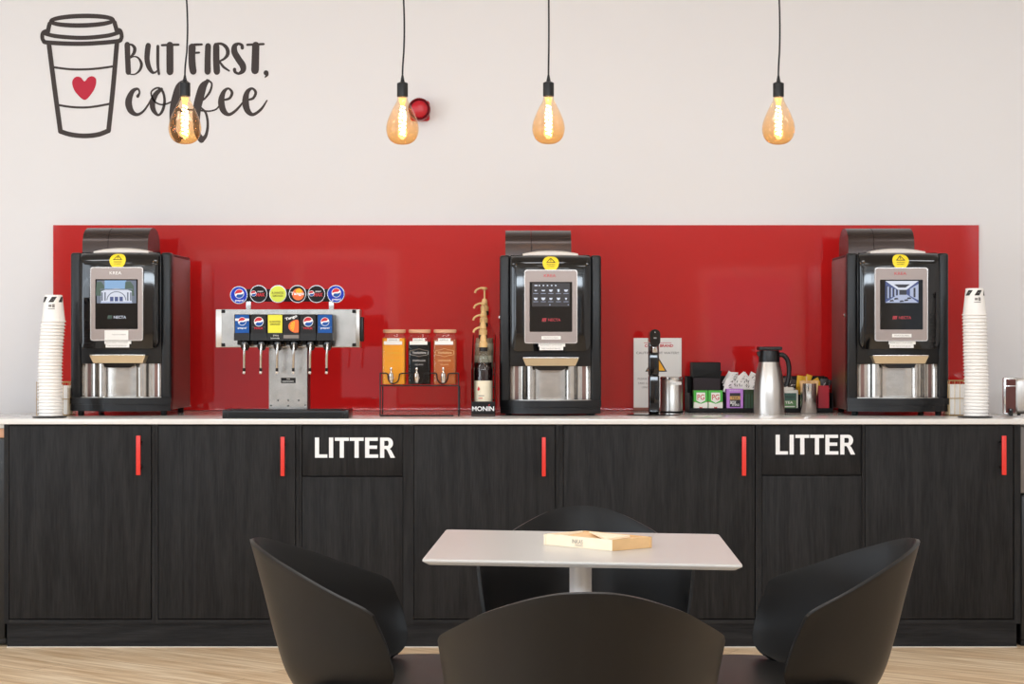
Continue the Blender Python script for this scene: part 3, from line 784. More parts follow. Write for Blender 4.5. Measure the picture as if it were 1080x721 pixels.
    for k in range(28):
        a = 2 * PI * k / 28; c_, s_ = math.cos(a), math.sin(a)
        rx = 0.033 * (1 - 0.12 * max(0, -s_)); rz_ = 0.031 * (1.0 if s_ < 0 else 0.92)
        out.append((math.copysign(abs(c_) ** 0.75, c_) * rx, math.copysign(abs(s_) ** 0.9, s_) * rz_))
    def dy(x, z, o_):
        y_ = -0.062 + 0.018 * (x / 0.16) ** 2 + 0.010 * ((z - L - 0.45) / 0.2) ** 2
        rl = max(0, (z - (zt - 0.045)) / 0.045)
        return y_ + 0.05 * (1 - math.sqrt(max(0, 1 - rl * rl))) - o_
    zs = L + 0.6165
    NR = 7; vs_ = [(0, dy(0, zs, 0.0012), zs)]
    for q in range(1, NR + 1):
        for a, c in out: vs_.append((a * q / NR, dy(a * q / NR, zs + c * q / NR, 0.0012), zs + c * q / NR))
    fs_ = [(0, 1 + (k + 1) % 28, 1 + k) for k in range(28)] + [(1 + q * 28 + k, 1 + q * 28 + (k + 1) % 28, 1 + (q + 1) * 28 + (k + 1) % 28, 1 + (q + 1) * 28 + k) for q in range(NR - 1) for k in range(28)]
    st.add(vs_, fs_, 'yellow_sticker', True)
    def lay_on(pts, m, fs):
        st.add([(a, dy(a, zs + c, 0.0020), zs + c) for a, c in pts], fs, m)
    for (a, b) in (((-0.016, 0.004), (0.0, 0.022)), ((0.0, 0.022), (0.016, 0.004)), ((-0.018, 0.004), (0.018, 0.004)), ((0.0, 0.018), (0.0, 0.008))):
        for t in range(4):
            p = (a[0] + (b[0] - a[0]) * t / 4, a[1] + (b[1] - a[1]) * t / 4); q = (a[0] + (b[0] - a[0]) * (t + 1) / 4, a[1] + (b[1] - a[1]) * (t + 1) / 4)
            dx, dz = b[0] - a[0], b[1] - a[1]; ll = math.hypot(dx, dz); nx_, nz_ = -dz / ll * 0.0013, dx / ll * 0.0013
            lay_on([(p[0] + nx_, p[1] + nz_), (q[0] + nx_, q[1] + nz_), (q[0] - nx_, q[1] - nz_), (p[0] - nx_, p[1] - nz_)], 'ink', [(0, 1, 2, 3)])
    for tx, w_, h_, oz_ in (('WARNING', 0.034, 0.005, -0.005), ('HOT DRINKS', 0.028, 0.004, -0.013)):
        tv, tf = text_mesh(tx, 0.02); lay_on([(a * w_, oz_ + c * h_) for a, c in tv], 'gold_text', tf)
    st.build('warning_sticker', r)['label'] = 'yellow shield shaped warning sticker'
    # champagne coloured spout cover + black nozzle
    h = MB()
    def trap(z0, z1, w0, w1, yf, yb, m):
        h.add([(-w0, yf + 0.008, z0), (w0, yf + 0.008, z0), (w0, yb, z0), (-w0, yb, z0), (-w1, yf, z1), (w1, yf, z1), (w1, yb, z1), (-w1, yb, z1)],
              [(0, 1, 5, 4), (1, 2, 6, 5), (2, 3, 7, 6), (3, 0, 4, 7), (4, 5, 6, 7), (3, 2, 1, 0)], m)
    trap(L + 0.203, L + 0.233, 0.100, 0.113, -0.058, 0.004, 'champagne')
    h.rbox(-0.112, 0.112, -0.058, 0.004, L + 0.2331, L + 0.2375, 0.001, 'steel')
    h.build('spout_cover', r)
    MB().prism([(-0.064, L + 0.202), (0.066, L + 0.202), (0.058, L + 0.190), (0.045, L + 0.184), (-0.045, L + 0.184), (-0.058, L + 0.190)], -0.038, 0.010, 'black_gloss').build('nozzle', r)
    # bowed drip tray base
    arc = [(-hw, 0.035), (-hw, 0.0)] + [(-hw + 2 * hw * k / 16, -0.004 - 0.060 * (1 - ((k - 8) / 8.0) ** 2)) for k in range(17)] + [(hw, 0.0), (hw, 0.035)]
    def tier(m_, z0, z1, ins):
        m_.prism([(a * (1 - ins), c + ins * 0.4) for a, c in arc], z0, z1, 'black_satin', True, plane='xy')
    d = MB(); tier(d, L + 0.008, L + 0.034, 0.012); tier(d, L + 0.036, L + 0.062, 0.0); tier(d, L + 0.033, L + 0.0365, 0.02)
    d.build('drip_tray', r)
    gr = MB(); gr.prism([(a * 0.80, c * 0.85 + 0.004) for a, c in arc[1:-1]], L + 0.0621, L + 0.0645, 'steel_brushed', plane='xy'); gr.build('drip_grid', r)
    # hopper: two-lid bean canister with D-shaped side
    prof = []
    for k in range(15):
        a = PI * k / 14
        prof.append((0.215 - 0.115 * math.cos(a) * (1 if a < PI / 2 else 1.0), L + 0.655 + 0.110 * math.sin(a) ** 0.55))
    prof = [(0.330, L + 0.646)] + prof[::-1] + [(0.100, L + 0.646)]
    h1 = MB(); h1.prism(prof, -0.184, -0.0785, 'hopper_dark', True, plane='yz'); h1.build('bean_hopper', r)
    h2 = MB(); h2.prism(prof, -0.0765, 0.088, 'hopper_dark', True, plane='yz'); h2.build('bean_hopper', r)
    # pale curved lid lying in front of the hopper
    lid = MB(); n = 14; vs = []
    for i in range(n + 1):
        x = -0.112 + 0.224 * i / n; hgt = 0.012 + 0.012 * (1 - abs((x - 0.0) / 0.112) ** 2.2)
        vs += [(x, 0.000, L + 0.648), (x, 0.002, L + 0.648 + hgt * 0.75), (x, 0.03, L + 0.648 + hgt), (x, 0.085, L + 0.648 + hgt), (x, 0.088, L + 0.648)]
    lid.add(vs, [(i * 5 + j, (i + 1) * 5 + j, (i + 1) * 5 + (j + 1) % 5, i * 5 + (j + 1) % 5) for i in range(n) for j in range(5)] + [tuple(range(5))[::-1], tuple(n * 5 + j for j in range(5))], 'lid_beige', True)
    lid.build('powder_lid', r)
    # feet
    for fx in (-0.17, 0.17):
        for fy in (0.03, 0.36): MB().cyl(fx, fy, 0.0003, L + 0.014, 0.013, 'black_matt', 14).build('foot', r)
    # lock on the side
    MB().lathe([(0.007, 0), (0.007, 0.006), (0.0, 0.0065)], 0, 0, 'chrome', 14, T=Matrix.Translation((-hw + 0.001, 0.06, L + 0.40)) @ Matrix.Rotation(-PI / 2, 4, 'Y')).build('lock', r)
    return r
MY = 0.33
machine(X(127.4, MY), MY, math.radians(-1.3), 0.011, 'arch', 'black coffee machine at the left, screen showing a pale arched building', 'left')
machine(X(580.6, MY), MY, 0.0, 0.0, 'menu', 'middle black coffee machine with a dark red menu of cup icons', 'mid')
machine(X(947.0, MY), MY, math.radians(-0.8), 0.009, 'hall', 'black coffee machine at the right, screen showing a blue interior', 'mid')

# ------------------------------------------------------------ soda fountain
def globe(mb, cx_, cz_, r, y, T=None, tilt=-0.35):
    """three-band round emblem: red over white over blue with a wavy white stripe"""
    mb.disc(cx_, cz_, y, r, 'white_plastic', 24, 0.0002, T=T)
    def seg(sign, m):
        pts = []
        for k in range(13):
            a = (0.10 + 0.80 * k / 12) * PI
            pts.append((0.9 * r * math.cos(a), sign * 0.9 * r * math.sin(a)))
        low = [(-0.86 * r, sign * 0.24 * r), (-0.4 * r, 0.12 * r + sign * 0.12 * r), (0.0, sign * 0.16 * r), (0.4 * r, -0.12 * r + sign * 0.16 * r), (0.86 * r, sign * 0.22 * r)]
        pts = pts + low
        ct, st_ = math.cos(-tilt), math.sin(-tilt)
        P = [(cx_ + a * ct - b * st_, cz_ + a * st_ + b * ct) for a, b in pts]
        mb.prism(P, y - 0.0003, y - 0.0001, m, T=T)
    seg(1, 'red_ink'); seg(-1, 'blue_cola')

SY = 0.11     # front plane of header
sx0 = X(305, SY)
sf = empty('soda_fountain', (sx0, SY, WT), 0, 'steel six tap soda fountain with round flavour badges above', 'soda fountain')
def sx(px, y): return X(px, SY + y) - sx0
def sz(py, y): return Z(py, SY + y) - WT
# drip tray
ty = -0.07
t = MB(); t.rbox(sx(236, ty), sx(366, ty), ty, ty + 0.17, 0.0004, sz(432.6, ty), 0.003, 'black_satin')
t.box(sx(241, ty), sx(361, ty), ty - 0.0005, ty + 0.001, 0.006, sz(434.5, ty), 'black_matt')
for px in (234.5, 363.5): t.rbox(sx(px, ty), sx(px + 4.2, ty), ty - 0.002, ty + 0.17, 0.0004, sz(432, ty), 0.002, 'black_metal')
for k in range(9): t.box(sx(242, ty), sx(360, ty), ty + 0.02 + k * 0.014, ty + 0.024 + k * 0.014, sz(432.6, ty), sz(432.6, ty) + 0.002, 'black_satin')
t.build('drip_tray', sf)
# column
c = MB(); c.rbox(sx(283.6, 0.03), sx(324, 0.03), 0.03, 0.032, sz(431.5, 0.03), sz(362, 0.03), 0.0005, 'steel_worn', seg=1)
c.box(sx(283.8, 0.03), sx(324.5, 0.03), 0.0325, 0.13, 0.0004, sz(362, 0.03), 'black_satin')
c.build('column', sf)
pl = MB(); pl.box(sx(296.5, 0.03), sx(311.8, 0.03), 0.0285, 0.03, sz(403.8, 0.03), sz(398.2, 0.03), 'black_matt')
pl.text('THE', sx(304, 0.03), sz(399.6, 0.03), 0.014, 0.005, 0.0283, 'paper').text('DISPENSER', sx(304, 0.03), sz(402, 0.03), 0.045, 0.006, 0.0283, 'paper')
pl.build('nameplate', sf)
sc = MB()
for px, py in ((293.3, 422), (304, 422), (315, 422), (286, 427.5), (304, 427.8), (322, 427)):
    sc.disc(sx(px, 0.03), sz(py, 0.03), 0.029, 0.0032, 'black_metal', 10, 0.001)
sc.build('screw', sf)
# header box
hh = MB(); hh.rbox(sx(228, 0.02), sx(379.5, 0.02), 0.012, 0.12, sz(366.2, 0.02), sz(326.2, 0.02), 0.002, 'steel_brushed', seg=2)
hh.build('header_box', sf)
hp_ = MB(); hp_.rbox(sx(233.6, 0), sx(375.6, 0), 0.0, 0.010, sz(365.6, 0), sz(326, 0), 0.001, 'steel_worn', seg=1)
hp_.build('header_plate', sf)
cb = MB()
for px in (235.5, 373.5):
    for py in (328.2, 363.5):
        cb.rbox(sx(px - 2, 0), sx(px + 2, 0), -0.003, 0.0, sz(py + 1.7, 0), sz(py - 1.7, 0), 0.001, 'black_matt')
cb.build('corner_clip', sf)
# side knob at the right end
MB().rbox(sx(380, 0.04), sx(383.6, 0.04), 0.03, 0.07, sz(360, 0.04), sz(334, 0.04), 0.004, 'black_satin').build('side_knob', sf)
# badge rail with two posts
br_ = MB()
for px in (262, 349.5): br_.rbox(sx(px - 2.6, 0.02), sx(px + 2.6, 0.02), 0.02, 0.03, sz(326.4, 0.02), sz(316, 0.02), 0.001, 'steel_pale')
br_.rbox(sx(256, 0.02), sx(352, 0.02), 0.018, 0.034, sz(318, 0.02), sz(304.6, 0.02), 0.002, 'black_matt')
br_.build('badge_rail', sf)
BAD = [(251.9, 311, 'blue'), (272.7, 309.9, 'max'), (293.1, 309.9, 'lemon'), (313.7, 309.9, 'orange'), (333.8, 309.9, 'max'), (354.2, 309.9, 'blue')]
for px, py, kd in BAD:
    yb = 0.006; x, z = sx(px, yb), sz(py, yb); R0 = 9.5 * (SY + yb + 7) / F
    b = MB()
    b.lathe([(R0, 0), (R0, 0.008), (R0 * 0.95, 0.011), (R0 * 0.88, 0.011)], 0, 0, 'steel_pale', 32, T=Matrix.Translation((x, yb + 0.011, z)) @ Rm)
    f = {'blue': 'blue_badge', 'max': 'black_matt', 'lemon': 'lemon_badge', 'orange': 'black_matt'}[kd]
    yf = yb - 0.0012
    b.disc(x, z, yf, R0 * 0.9, f, 32, 0.001)
    yt = yf - 0.0006
    if kd == 'blue':
        globe(b, x + 0.002, z + 0.005, R0 * 0.52, yt); b.text('pepsi', x + 0.003, z - R0 * 0.62, R0 * 0.95, R0 * 0.3, yt - 0.0004, 'white_plastic', bold=0.015)
    elif kd == 'max':
        globe(b, x - R0 * 0.55, z + 0.002, R0 * 0.32, yt); b.text('pepsi', x + R0 * 0.2, z + R0 * 0.28, R0 * 0.6, R0 * 0.22, yt, 'white_plastic', bold=0.01)
        b.text('MAX', x + R0 * 0.22, z - R0 * 0.08, R0 * 0.95, R0 * 0.4, yt, 'red_ink', bold=0.04)
    elif kd == 'lemon':
        b.text('R.WHITES', x, z + R0 * 0.12, R0 * 1.3, R0 * 0.25, yt, 'gold_text', bold=0.02); b.text('LEMONADE', x, z - R0 * 0.2, R0 * 1.15, R0 * 0.22, yt, 'gold_text', bold=0.02)
    else:
        b.disc(x + 0.003, z - R0 * 0.05, yt, R0 * 0.66, 'orange_ink', 24, 0.0002); b.disc(x + 0.006, z + R0 * 0.28, yt - 0.0003, R0 * 0.35, 'amber_sign', 20, 0.0002)
        b.text('Tango', x, z, R0 * 1.5, R0 * 0.45, yt - 0.0008, 'white_plastic', bold=0.03)
    lb = {'blue': 'blue round badge with a red white and blue globe', 'max': 'black round badge with small globe and red lettering', 'lemon': 'yellow green round badge', 'orange': 'black round badge with an orange'}[kd]
    b.build('flavour_badge', sf)['label'] = lb
# valves
VX = [(247.0, 263.3, 'b0'), (264.5, 281.0, 'm'), (281.5, 298.3, 'l'), (298.8, 315.6, 'o'), (316.3, 333.3, 'm'), (334.2, 350.8, 'b1')]
for x0p, x1p, kd in VX:
    yv = -0.11; k = MB()
    x0, x1 = sx(x0p, yv), sx(x1p, yv); z1, z0 = sz(331.3, yv), sz(358.8, yv); zm = sz(351.2, yv)
    k.rbox(x0, x1, yv, 0.0, z0, z1, 0.003, 'card_dark', seg=2)
    k.box(x0 - 0.0005, x1 + 0.0005, yv - 0.003, yv + 0.03, z0 - 0.0005, zm, 'black_satin')
    vb = k.build('valve', sf)
    lb = MB(); yl = yv - 0.0006; a0, a1, b0, b1 = x0 + 0.004, x1 - 0.002, zm + 0.001, z1 - 0.002; cxm = (a0 + a1) / 2; wd = a1 - a0; ht = b1 - b0
    quad(lb, a0, a1, b0, b1, yl, {'b0': 'blue_cola', 'b1': 'blue_cola', 'm': 'card_dark', 'l': 'lemon', 'o': 'card_dark'}[kd])
    if kd in ('b0', 'b1', 'm'):
        cc = b0 + ht * (0.62 if kd != 'b0' else 0.64); globe(lb, cxm, cc, wd * (0.30 if kd != 'm' else 0.34), yl - 0.0006)
        if kd == 'b0': lb.box(a0, a1, yl - 0.0005, yl - 0.0003, cc + 0.002, cc + 0.011, 'white_plastic')
        lb.text('pepsi' if kd != 'm' else 'MAX', cxm, b0 + ht * 0.26, wd * 0.62, ht * 0.12, yl - 0.0005, 'white_plastic' if kd != 'm' else 'red_ink', bold=0.02)
        lb.box(a0 + 0.002, a0 + 0.010, yl - 0.0004, yl - 0.0002, b0 + ht * 0.31, b0 + ht * 0.325, 'ink_grey'); lb.box(a1 - 0.010, a1 - 0.002, yl - 0.0004, yl - 0.0002, b0 + ht * 0.31, b0 + ht * 0.325, 'ink_grey')
    elif kd == 'l':
        lb.text('R.WHITES', cxm, b0 + ht * 0.62, wd * 0.75, ht * 0.11, yl - 0.0005, 'gold_text', bold=0.03); lb.text('LEMONADE', cxm, b0 + ht * 0.48, wd * 0.7, ht * 0.1, yl - 0.0005, 'gold_text', bold=0.03)
        lb.text('R.White', cxm + 0.004, (z0 + zm) / 2 + 0.005, 0.022, 0.006, yv - 0.0036, 'paper'); lb.text('Lemonade', cxm, (z0 + zm) / 2 - 0.005, 0.034, 0.006, yv - 0.0036, 'paper')
    else:
        pts = [(a1, b0 + 0.002), (a1, b0 + ht * 0.66)] + [(a1 - 0.004 - 0.036 * math.sin(a), b0 + ht * 0.36 + 0.026 * math.cos(a)) for a in [PI * i / 10 * 0.9 for i in range(11)]]
        lb.prism(pts, yl - 0.0006, yl - 0.0004, 'orange_ink')
        for i in range(5):
            a = math.radians(100 + i * 35); lb.prism([(a1 - 0.016, b0 + ht * 0.36), (a1 - 0.016 + 0.017 * math.cos(a - 0.22), b0 + ht * 0.36 + 0.020 * math.sin(a - 0.22)), (a1 - 0.016 + 0.017 * math.cos(a + 0.22), b0 + ht * 0.36 + 0.020 * math.sin(a + 0.22))], yl - 0.0009, yl - 0.0007, 'amber_sign')
        Tt = Matrix.Translation((cxm - 0.001, 0, b0 + ht * 0.83)) @ Matrix.Rotation(math.radians(-18), 4, 'Y')
        lb.text('Tango', 0, 0, wd * 0.85, ht * 0.2, yl - 0.001, 'white_plastic', T=Tt, bold=0.03)
        lb.box(x0 + 0.001, x1 - 0.001, yv - 0.0037, yv - 0.0035, (z0 + zm) / 2 - 0.006, (z0 + zm) / 2 + 0.007, 'grey_top')
    lb.build('flavour_card', vb)
    xm = (x0 + x1) / 2 + 0.006
    nz = MB(); nz.lathe([(0.017, 0), (0.019, -0.008), (0.018, -0.024), (0.013, -0.036), (0.007, -0.040)], xm, yv + 0.045, 'black_gloss', 20, z0=z0)
    nz.rbox(x0 + 0.004, x1 - 0.002, yv + 0.05, 0.0, z0 - 0.018, z0, 0.003, 'black_matt')
    nz.build('nozzle', vb)
    lv = MB(); zt = z0 - 0.012; zb = sz(389.5, yv)
    lv.tube([(xm + 0.003, yv + 0.012, zt), (xm + 0.003, yv + 0.006, zt - 0.02), (xm + 0.001, yv + 0.010, (zt + zb) / 2), (xm - 0.001, yv + 0.022, zb)], 0.0048, 'steel', 10)
    lv.tube([(xm - 0.001, yv + 0.021, zb + 0.006), (xm - 0.001, yv + 0.024, zb - 0.008)], 0.0055, 'black_matt', 10)
    lv.tube([(xm - 0.001, yv + 0.024, zb - 0.008), (xm - 0.002, yv + 0.020, zb - 0.016)], 0.0052, 'lid_beige', 10)
    lv.build('lever', vb)

# ------------------------------------------------------------ juice rack and jars
JY = 0.30
def wt(px, y): return X(px, y)
jr = empty('drinks_rack', (X(442, JY), JY, WT), 0, 'black wire rack holding three square juice jars', 'rack')
jx0 = X(442, JY)
def jx(px, y=JY): return X(px, y) - jx0
def jz(py, y=JY): return Z(py, y) - WT
JF, JB = -0.055, 0.085     # front and back of the rack, local y
w = MB(); rr = 0.0026
def jt(pts, m='black_metal'): w.tube([(jx(a, JY + c), c, jz(b, JY + c)) for a, b, c in pts], rr, m, 8)
top, bas, bot = 393.4, 406.6, 436.4
front = [(401.0, top), (407, top), (409, 395), (409.6, 400), (412, 403.6), (415.5, 404.2), (419, 402.5), (420.8, 399), (421.2, 396), (422.8, 393.8), (433, top), (435, 395), (435.6, 400), (438, 403.6), (441.5, 404.2), (445, 402.5), (446.6, 399), (447, 396), (448.5, 393.8),
         (458.5, top), (460.5, 395), (461.2, 400), (464, 403.6), (467.5, 404.2), (470.5, 402.5), (472, 399), (472.5, 396), (474, 393.8), (483.6, top)]
w.tube([(jx(a, JY + JF), JF, jz(b, JY + JF)) for a, b in cat(front, 3)], rr, 'black_metal', 8)
jt([(401, bas, JF), (483.6, bas, JF)]); jt([(401, bas, JB), (483.6, bas, JB)]); jt([(401, top, JB), (483.6, top, JB)])
for a in (401, 483.6):
    jt([(a, top, JF), (a, bas, JF)]); jt([(a, bas, JF), (a, bas, JB)]); jt([(a, top, JB), (a, bas, JB)]); jt([(a, top, JF), (a, top, JB)])
x0, x1 = jx(401, JY + JF), jx(483.6, JY + JF)
zf = 0.0030
for xx in (x0, x1):
    w.tube([(xx, JF, jz(bas, JY + JF)), (xx, JF, zf + 0.004), (xx, JF + 0.004, zf), (xx, JB - 0.004, zf), (xx, JB, zf + 0.004), (xx, JB, jz(bas, JY + JB))], rr, 'black_metal', 8)
w.tube([(x0, JF, zf), (x1 - 0.02, JF, zf)], 0.0032, 'black_metal', 8)
for k in range(1, 8): 
    xx = x0 + (x1 - x0) * k / 8
    w.tube([(xx, JF, jz(bas, JY + JF)), (xx, JB, jz(bas, JY + JF))], 0.0015, 'black_metal', 6)
w.build('wire_frame', jr)
JZ = WT + jz(bas, JY + JF) + 0.0032
for i, (a, b, liq, nm) in enumerate([(402.6, 427.6, 'orange_juice', 'square glass dispenser jar of orange juice, left in the wire rack'),
                                   (429.8, 454.2, 'dark_juice', 'square glass dispenser jar of black juice, middle of the wire rack'),
                                   (456.4, 481.4, 'amber_juice', 'square glass dispenser jar of amber juice, right in the wire rack')]):
    yf = JY + JF + 0.006; xa, xb = X(a, yf), X(b, yf); xc = (xa + xb) / 2; hw = (xb - xa) / 2
    j = empty('juice_jar', (xc, yf + hw, JZ), 0, nm, 'juice dispenser', 'juice jars in the wire rack')
    zt = Z(355.5, yf) - JZ; zn = Z(351.2, yf) - JZ; zl = Z(347.3, yf) - JZ
    def sq(h, z, r_): return [(p_[0], p_[1], z) for p_ in rrect(-h, h, -h, h, r_, 4)]
    loops = [sq(hw * 0.97, 0.0006, 0.01), sq(hw, 0.006, 0.012), sq(hw, 0.009, 0.012), sq(hw, zt - 0.015, 0.012), sq(hw, zt - 0.012, 0.012), sq(hw * 0.97, zt - 0.004, 0.014), sq(hw * 0.86, zt + 0.003, hw * 0.4), sq(hw * 0.84, zn, hw * 0.83)]
    g = MB(); n = len(loops[0]); vs = [p for l_ in loops for p in l_]
    fs = [(l_ * n + k, l_ * n + (k + 1) % n, (l_ + 1) * n + (k + 1) % n, (l_ + 1) * n + k) for l_ in range(7) for k in range(n)] + [tuple(range(n))[::-1]]
    g.add(vs, fs, 'jar_glass' if liq != 'dark_juice' else 'clear_glass', True); g.build('glass_jar', j)
    q = MB(); hl = hw - 0.0025; lt = zt - (0.004 if i == 0 else 0.018 if i == 1 else 0.010)
    lp = [sq(hl * 0.97, 0.003, 0.01), sq(hl, 0.008, 0.011), sq(hl, lt, 0.011)]
    vs = [p for l_ in lp for p in l_]
    q.add(vs, [(l_ * n + k, l_ * n + (k + 1) % n, (l_ + 1) * n + (k + 1) % n, (l_ + 1) * n + k) for l_ in range(2) for k in range(n)] + [tuple(range(n))[::-1], tuple(2 * n + k for k in range(n))], liq, True)
    q.build('juice', j)
    l = MB(); R_ = hw * 1.0
    l.lathe([(R_ * 0.84, zn), (R_ * 0.95, zn + 0.002), (R_ * 0.97, zl - 0.003), (R_ * 0.92, zl)], 0, 0, 'cork_wood' if i != 1 else 'cork_wood', 28); l.build('lid', j)
    p = MB(); p.box(-hw * 0.55, hw * 0.5, -hw - 0.0012, -hw - 0.0004, zt - 0.020, zt - 0.004, 'paper').box(-hw * 0.82, hw * 0.72, -hw - 0.0016, -hw - 0.0012, zt - 0.030, zt - 0.016, 'paper')
    if i != 9: p.text({0: 'ORANGE', 1: 'BLACKCURRANT', 2: 'APPLE'}[i], -0.003, zt - 0.011, 0.035, 0.006, -hw - 0.0024, 'ink_grey')
    p.build('paper_label', j)
    em = MB(); ye = -hw - 0.0008; mm = {0: 'sachet_yellow', 1: 'bezel_edge', 2: 'pump_gold'}[i]
    zc_ = zt - 0.062; ol = [(-0.7, 0.3), (-0.35, 0.38), (-0.15, 0.48), (0, 0.56), (0.15, 0.48), (0.35, 0.38), (0.7, 0.3), (0.78, 0.2), (0.78, -0.2), (0.7, -0.3), (0.35, -0.38), (0.15, -0.48), (0, -0.56), (-0.15, -0.48), (-0.35, -0.38), (-0.7, -0.3), (-0.78, -0.2), (-0.78, 0.2)]
    em.tube([(a_ * hw, ye, zc_ + b_ * hw * 0.62) for a_, b_ in ol], 0.0008, mm, 5, closed=True)
    em.text('Yorkshire', 0, zc_, hw * 1.2, 0.010, ye, mm, bold=0.02); em.text('DISPENSER', 0, zc_ - 0.032, hw * 1.1, 0.008, ye, mm); em.text('GLASS', 0, zc_ - 0.048, hw * 0.7, 0.006, ye, mm)
    em.build('embossing', j)
    tp = MB(); zt2 = Z(398.5, yf) - JZ; tx = -0.008 if i < 2 else -0.004
    Ty = Matrix.Translation((tx, -hw + 0.001, zt2)) @ Rm
    tp.lathe([(0.010, 0), (0.010, 0.006), (0.006, 0.008), (0.006, 0.03)], 0, 0, 'chrome', 16, T=Ty)
    tp.lathe([(0.0, 0.044), (0.004, 0.043), (0.0055, 0.036), (0.003, 0.030), (0.004, 0.024), (0.0095, 0.018), (0.010, -0.006), (0.007, -0.016), (0.006, -0.018)][::-1], tx, -hw - 0.030, 'chrome', 16, z0=zt2)
    tp.build('tap', j)

# ------------------------------------------------------------ syrup bottles in a stepped rack
QY = 0.24
rk = empty('syrup_rack', (X(509.5, QY), QY, WT), 0, 'slim stepped black rack of pump syrup bottles, MONIN on its front', 'rack')
rx = 0.0475
k = MB()
DZ, DY = 0.050, 0.078
for s_ in (-1, 1):
    x = s_ * rx
    k.add([(x - s_ * 0.003, 0.0, 0.0004), (x, 0.0, 0.0004), (x, 0.0, 0.19), (x - s_ * 0.003, 0.0, 0.19), (x - s_ * 0.003, 0.33, 0.0004), (x, 0.33, 0.0004), (x, 0.33, 0.33), (x - s_ * 0.003, 0.33, 0.33)],
          [(0, 1, 2, 3), (4, 7, 6, 5), (0, 4, 5, 1), (1, 5, 6, 2), (2, 6, 7, 3), (3, 7, 4, 0)], 'smoked')
k.build('side_panel', rk)
k = MB()
for i in range(4): k.box(-rx + 0.004, rx - 0.004, 0.004 + i * DY, 0.004 + (i + 1) * DY, 0.012 + i * DZ, 0.015 + i * DZ, 'black_matt')
k.build('step', rk)
k = MB(); k.rbox(-rx, rx, -0.004, 0.002, 0.0105, Z(423.2, QY) - WT, 0.001, 'black_matt', seg=1); k.rbox(-rx, rx, -0.004, 0.01, 0.0004, 0.0105, 0.001, 'hopper_dark', seg=1)
k.text('MONIN', 0.0, Z(430.8, QY) - WT, 0.088, 0.019, -0.0045, 'white_plastic', bold=0.02)
k.add([(0.020, -0.0047, 0.045), (0.028, -0.0047, 0.050), (0.024, -0.0047, 0.042)], [(0, 1, 2)], 'red_ink')
k.build('name_panel', rk)
names = ['front syrup bottle in the rack with cream label and dark syrup', 'second syrup bottle from the front, its gold pump just above the first', 'third syrup bottle from the front of the stepped rack', 'rearmost syrup bottle with the highest gold pump']
for i in range(4):
    bx_, by_, bz_ = X(509.8 + [0, -0.7, -0.3, 0.3][i], QY + 0.04), QY + 0.004 + DY * i + DY / 2, WT + 0.0154 + DZ * i
    b = empty('syrup_bottle', (bx_, by_, bz_), 0, names[i], 'syrup bottle', 'pump syrup bottles in the stepped rack')
    R = 0.0372
    prof = [(R * 0.9, 0.0), (R, 0.004), (R, 0.172), (R * 0.96, 0.182), (R * 0.82, 0.194), (R * 0.60, 0.212), (R * 0.44, 0.232), (R * 0.38, 0.250), (R * 0.36, 0.262)]
    MB().lathe(prof, 0, 0, 'clear_glass', 28, close=True).build('glass_bottle', b)
    pr = [(R * 0.87, 0.002), (R * 0.95, 0.006), (R * 0.95, 0.170 if i == 0 else 0.150)] + ([(R * 0.92, 0.180), (R * 0.80, 0.188)] if i == 0 else [])
    MB().lathe(pr, 0, 0, 'syrup_dark' if i < 2 else 'syrup_pale', 28).build('syrup', b)
    lab_ = MB(); vs = []; N_ = 20
    for q_ in range(N_ + 1):
        a = -PI / 2 + (q_ / N_ - 0.5) * 2.9
        vs += [((R + 0.0006) * math.cos(a), (R + 0.0006) * math.sin(a), 0.03), ((R + 0.0006) * math.cos(a), (R + 0.0006) * math.sin(a), 0.128)]
    lab_.add(vs, [(2 * q_, 2 * q_ + 2, 2 * q_ + 3, 2 * q_ + 1) for q_ in range(N_)], 'syrup_label', True)
    lab_.prism([(-0.018, 0.104), (-0.024, 0.092), (-0.022, 0.086), (-0.015, 0.086), (-0.013, 0.092)], -R - 0.0004 + 0.007, -R + 0.0075, 'red_ink')
    lab_.add([(-0.019, -R - 0.0008, 0.106), (-0.023, -R - 0.0008, 0.094), (-0.019, -R - 0.0008, 0.086), (-0.013, -R - 0.0008, 0.094)], [(0, 1, 2, 3)], 'red_ink')
    lab_.box(-0.02, 0.004, -R - 0.0009, -R - 0.0007, 0.066, 0.069, 'ink_grey').box(-0.02, -0.002, -R - 0.0009, -R - 0.0007, 0.056, 0.059, 'red_ink')
    lab_.build('label', b)
    pm = MB()
    pm.lathe([(R * 0.44, 0.258), (R * 0.46, 0.266), (R * 0.46, 0.280), (R * 0.36, 0.284), (R * 0.34, 0.302), (R * 0.28, 0.310), (R * 0.2, 0.314)], 0, 0, 'pump_gold', 20)
    ph = 0.336 if i < 3 else 0.352
    pm.cyl(0, 0, 0.312, ph, 0.0038, 'pump_gold', 12)
    pm.lathe([(0.0, 0.0), (0.010, 0.001), (0.013, 0.006), (0.011, 0.010), (0.0, 0.012)], 0, 0, 'pump_gold', 18, z0=ph - 0.001)
    pm.tube(cat([(0.004, 0, ph + 0.006), (-0.012, -0.002, ph + 0.007), (-0.026, -0.004, ph + 0.003), (-0.036, -0.006, ph - 0.004), (-0.040, -0.006, ph - 0.014)], 4), 0.0042, 'pump_gold', 10)
    pm.build('pump', b)['label'] = 'gold pump head with spout pointing left'
    MB().lathe([(R * 0.42, 0.246), (R * 0.47, 0.247), (R * 0.47, 0.262), (R * 0.42, 0.263)], 0, 0, 'black_satin', 20).build('collar', b)

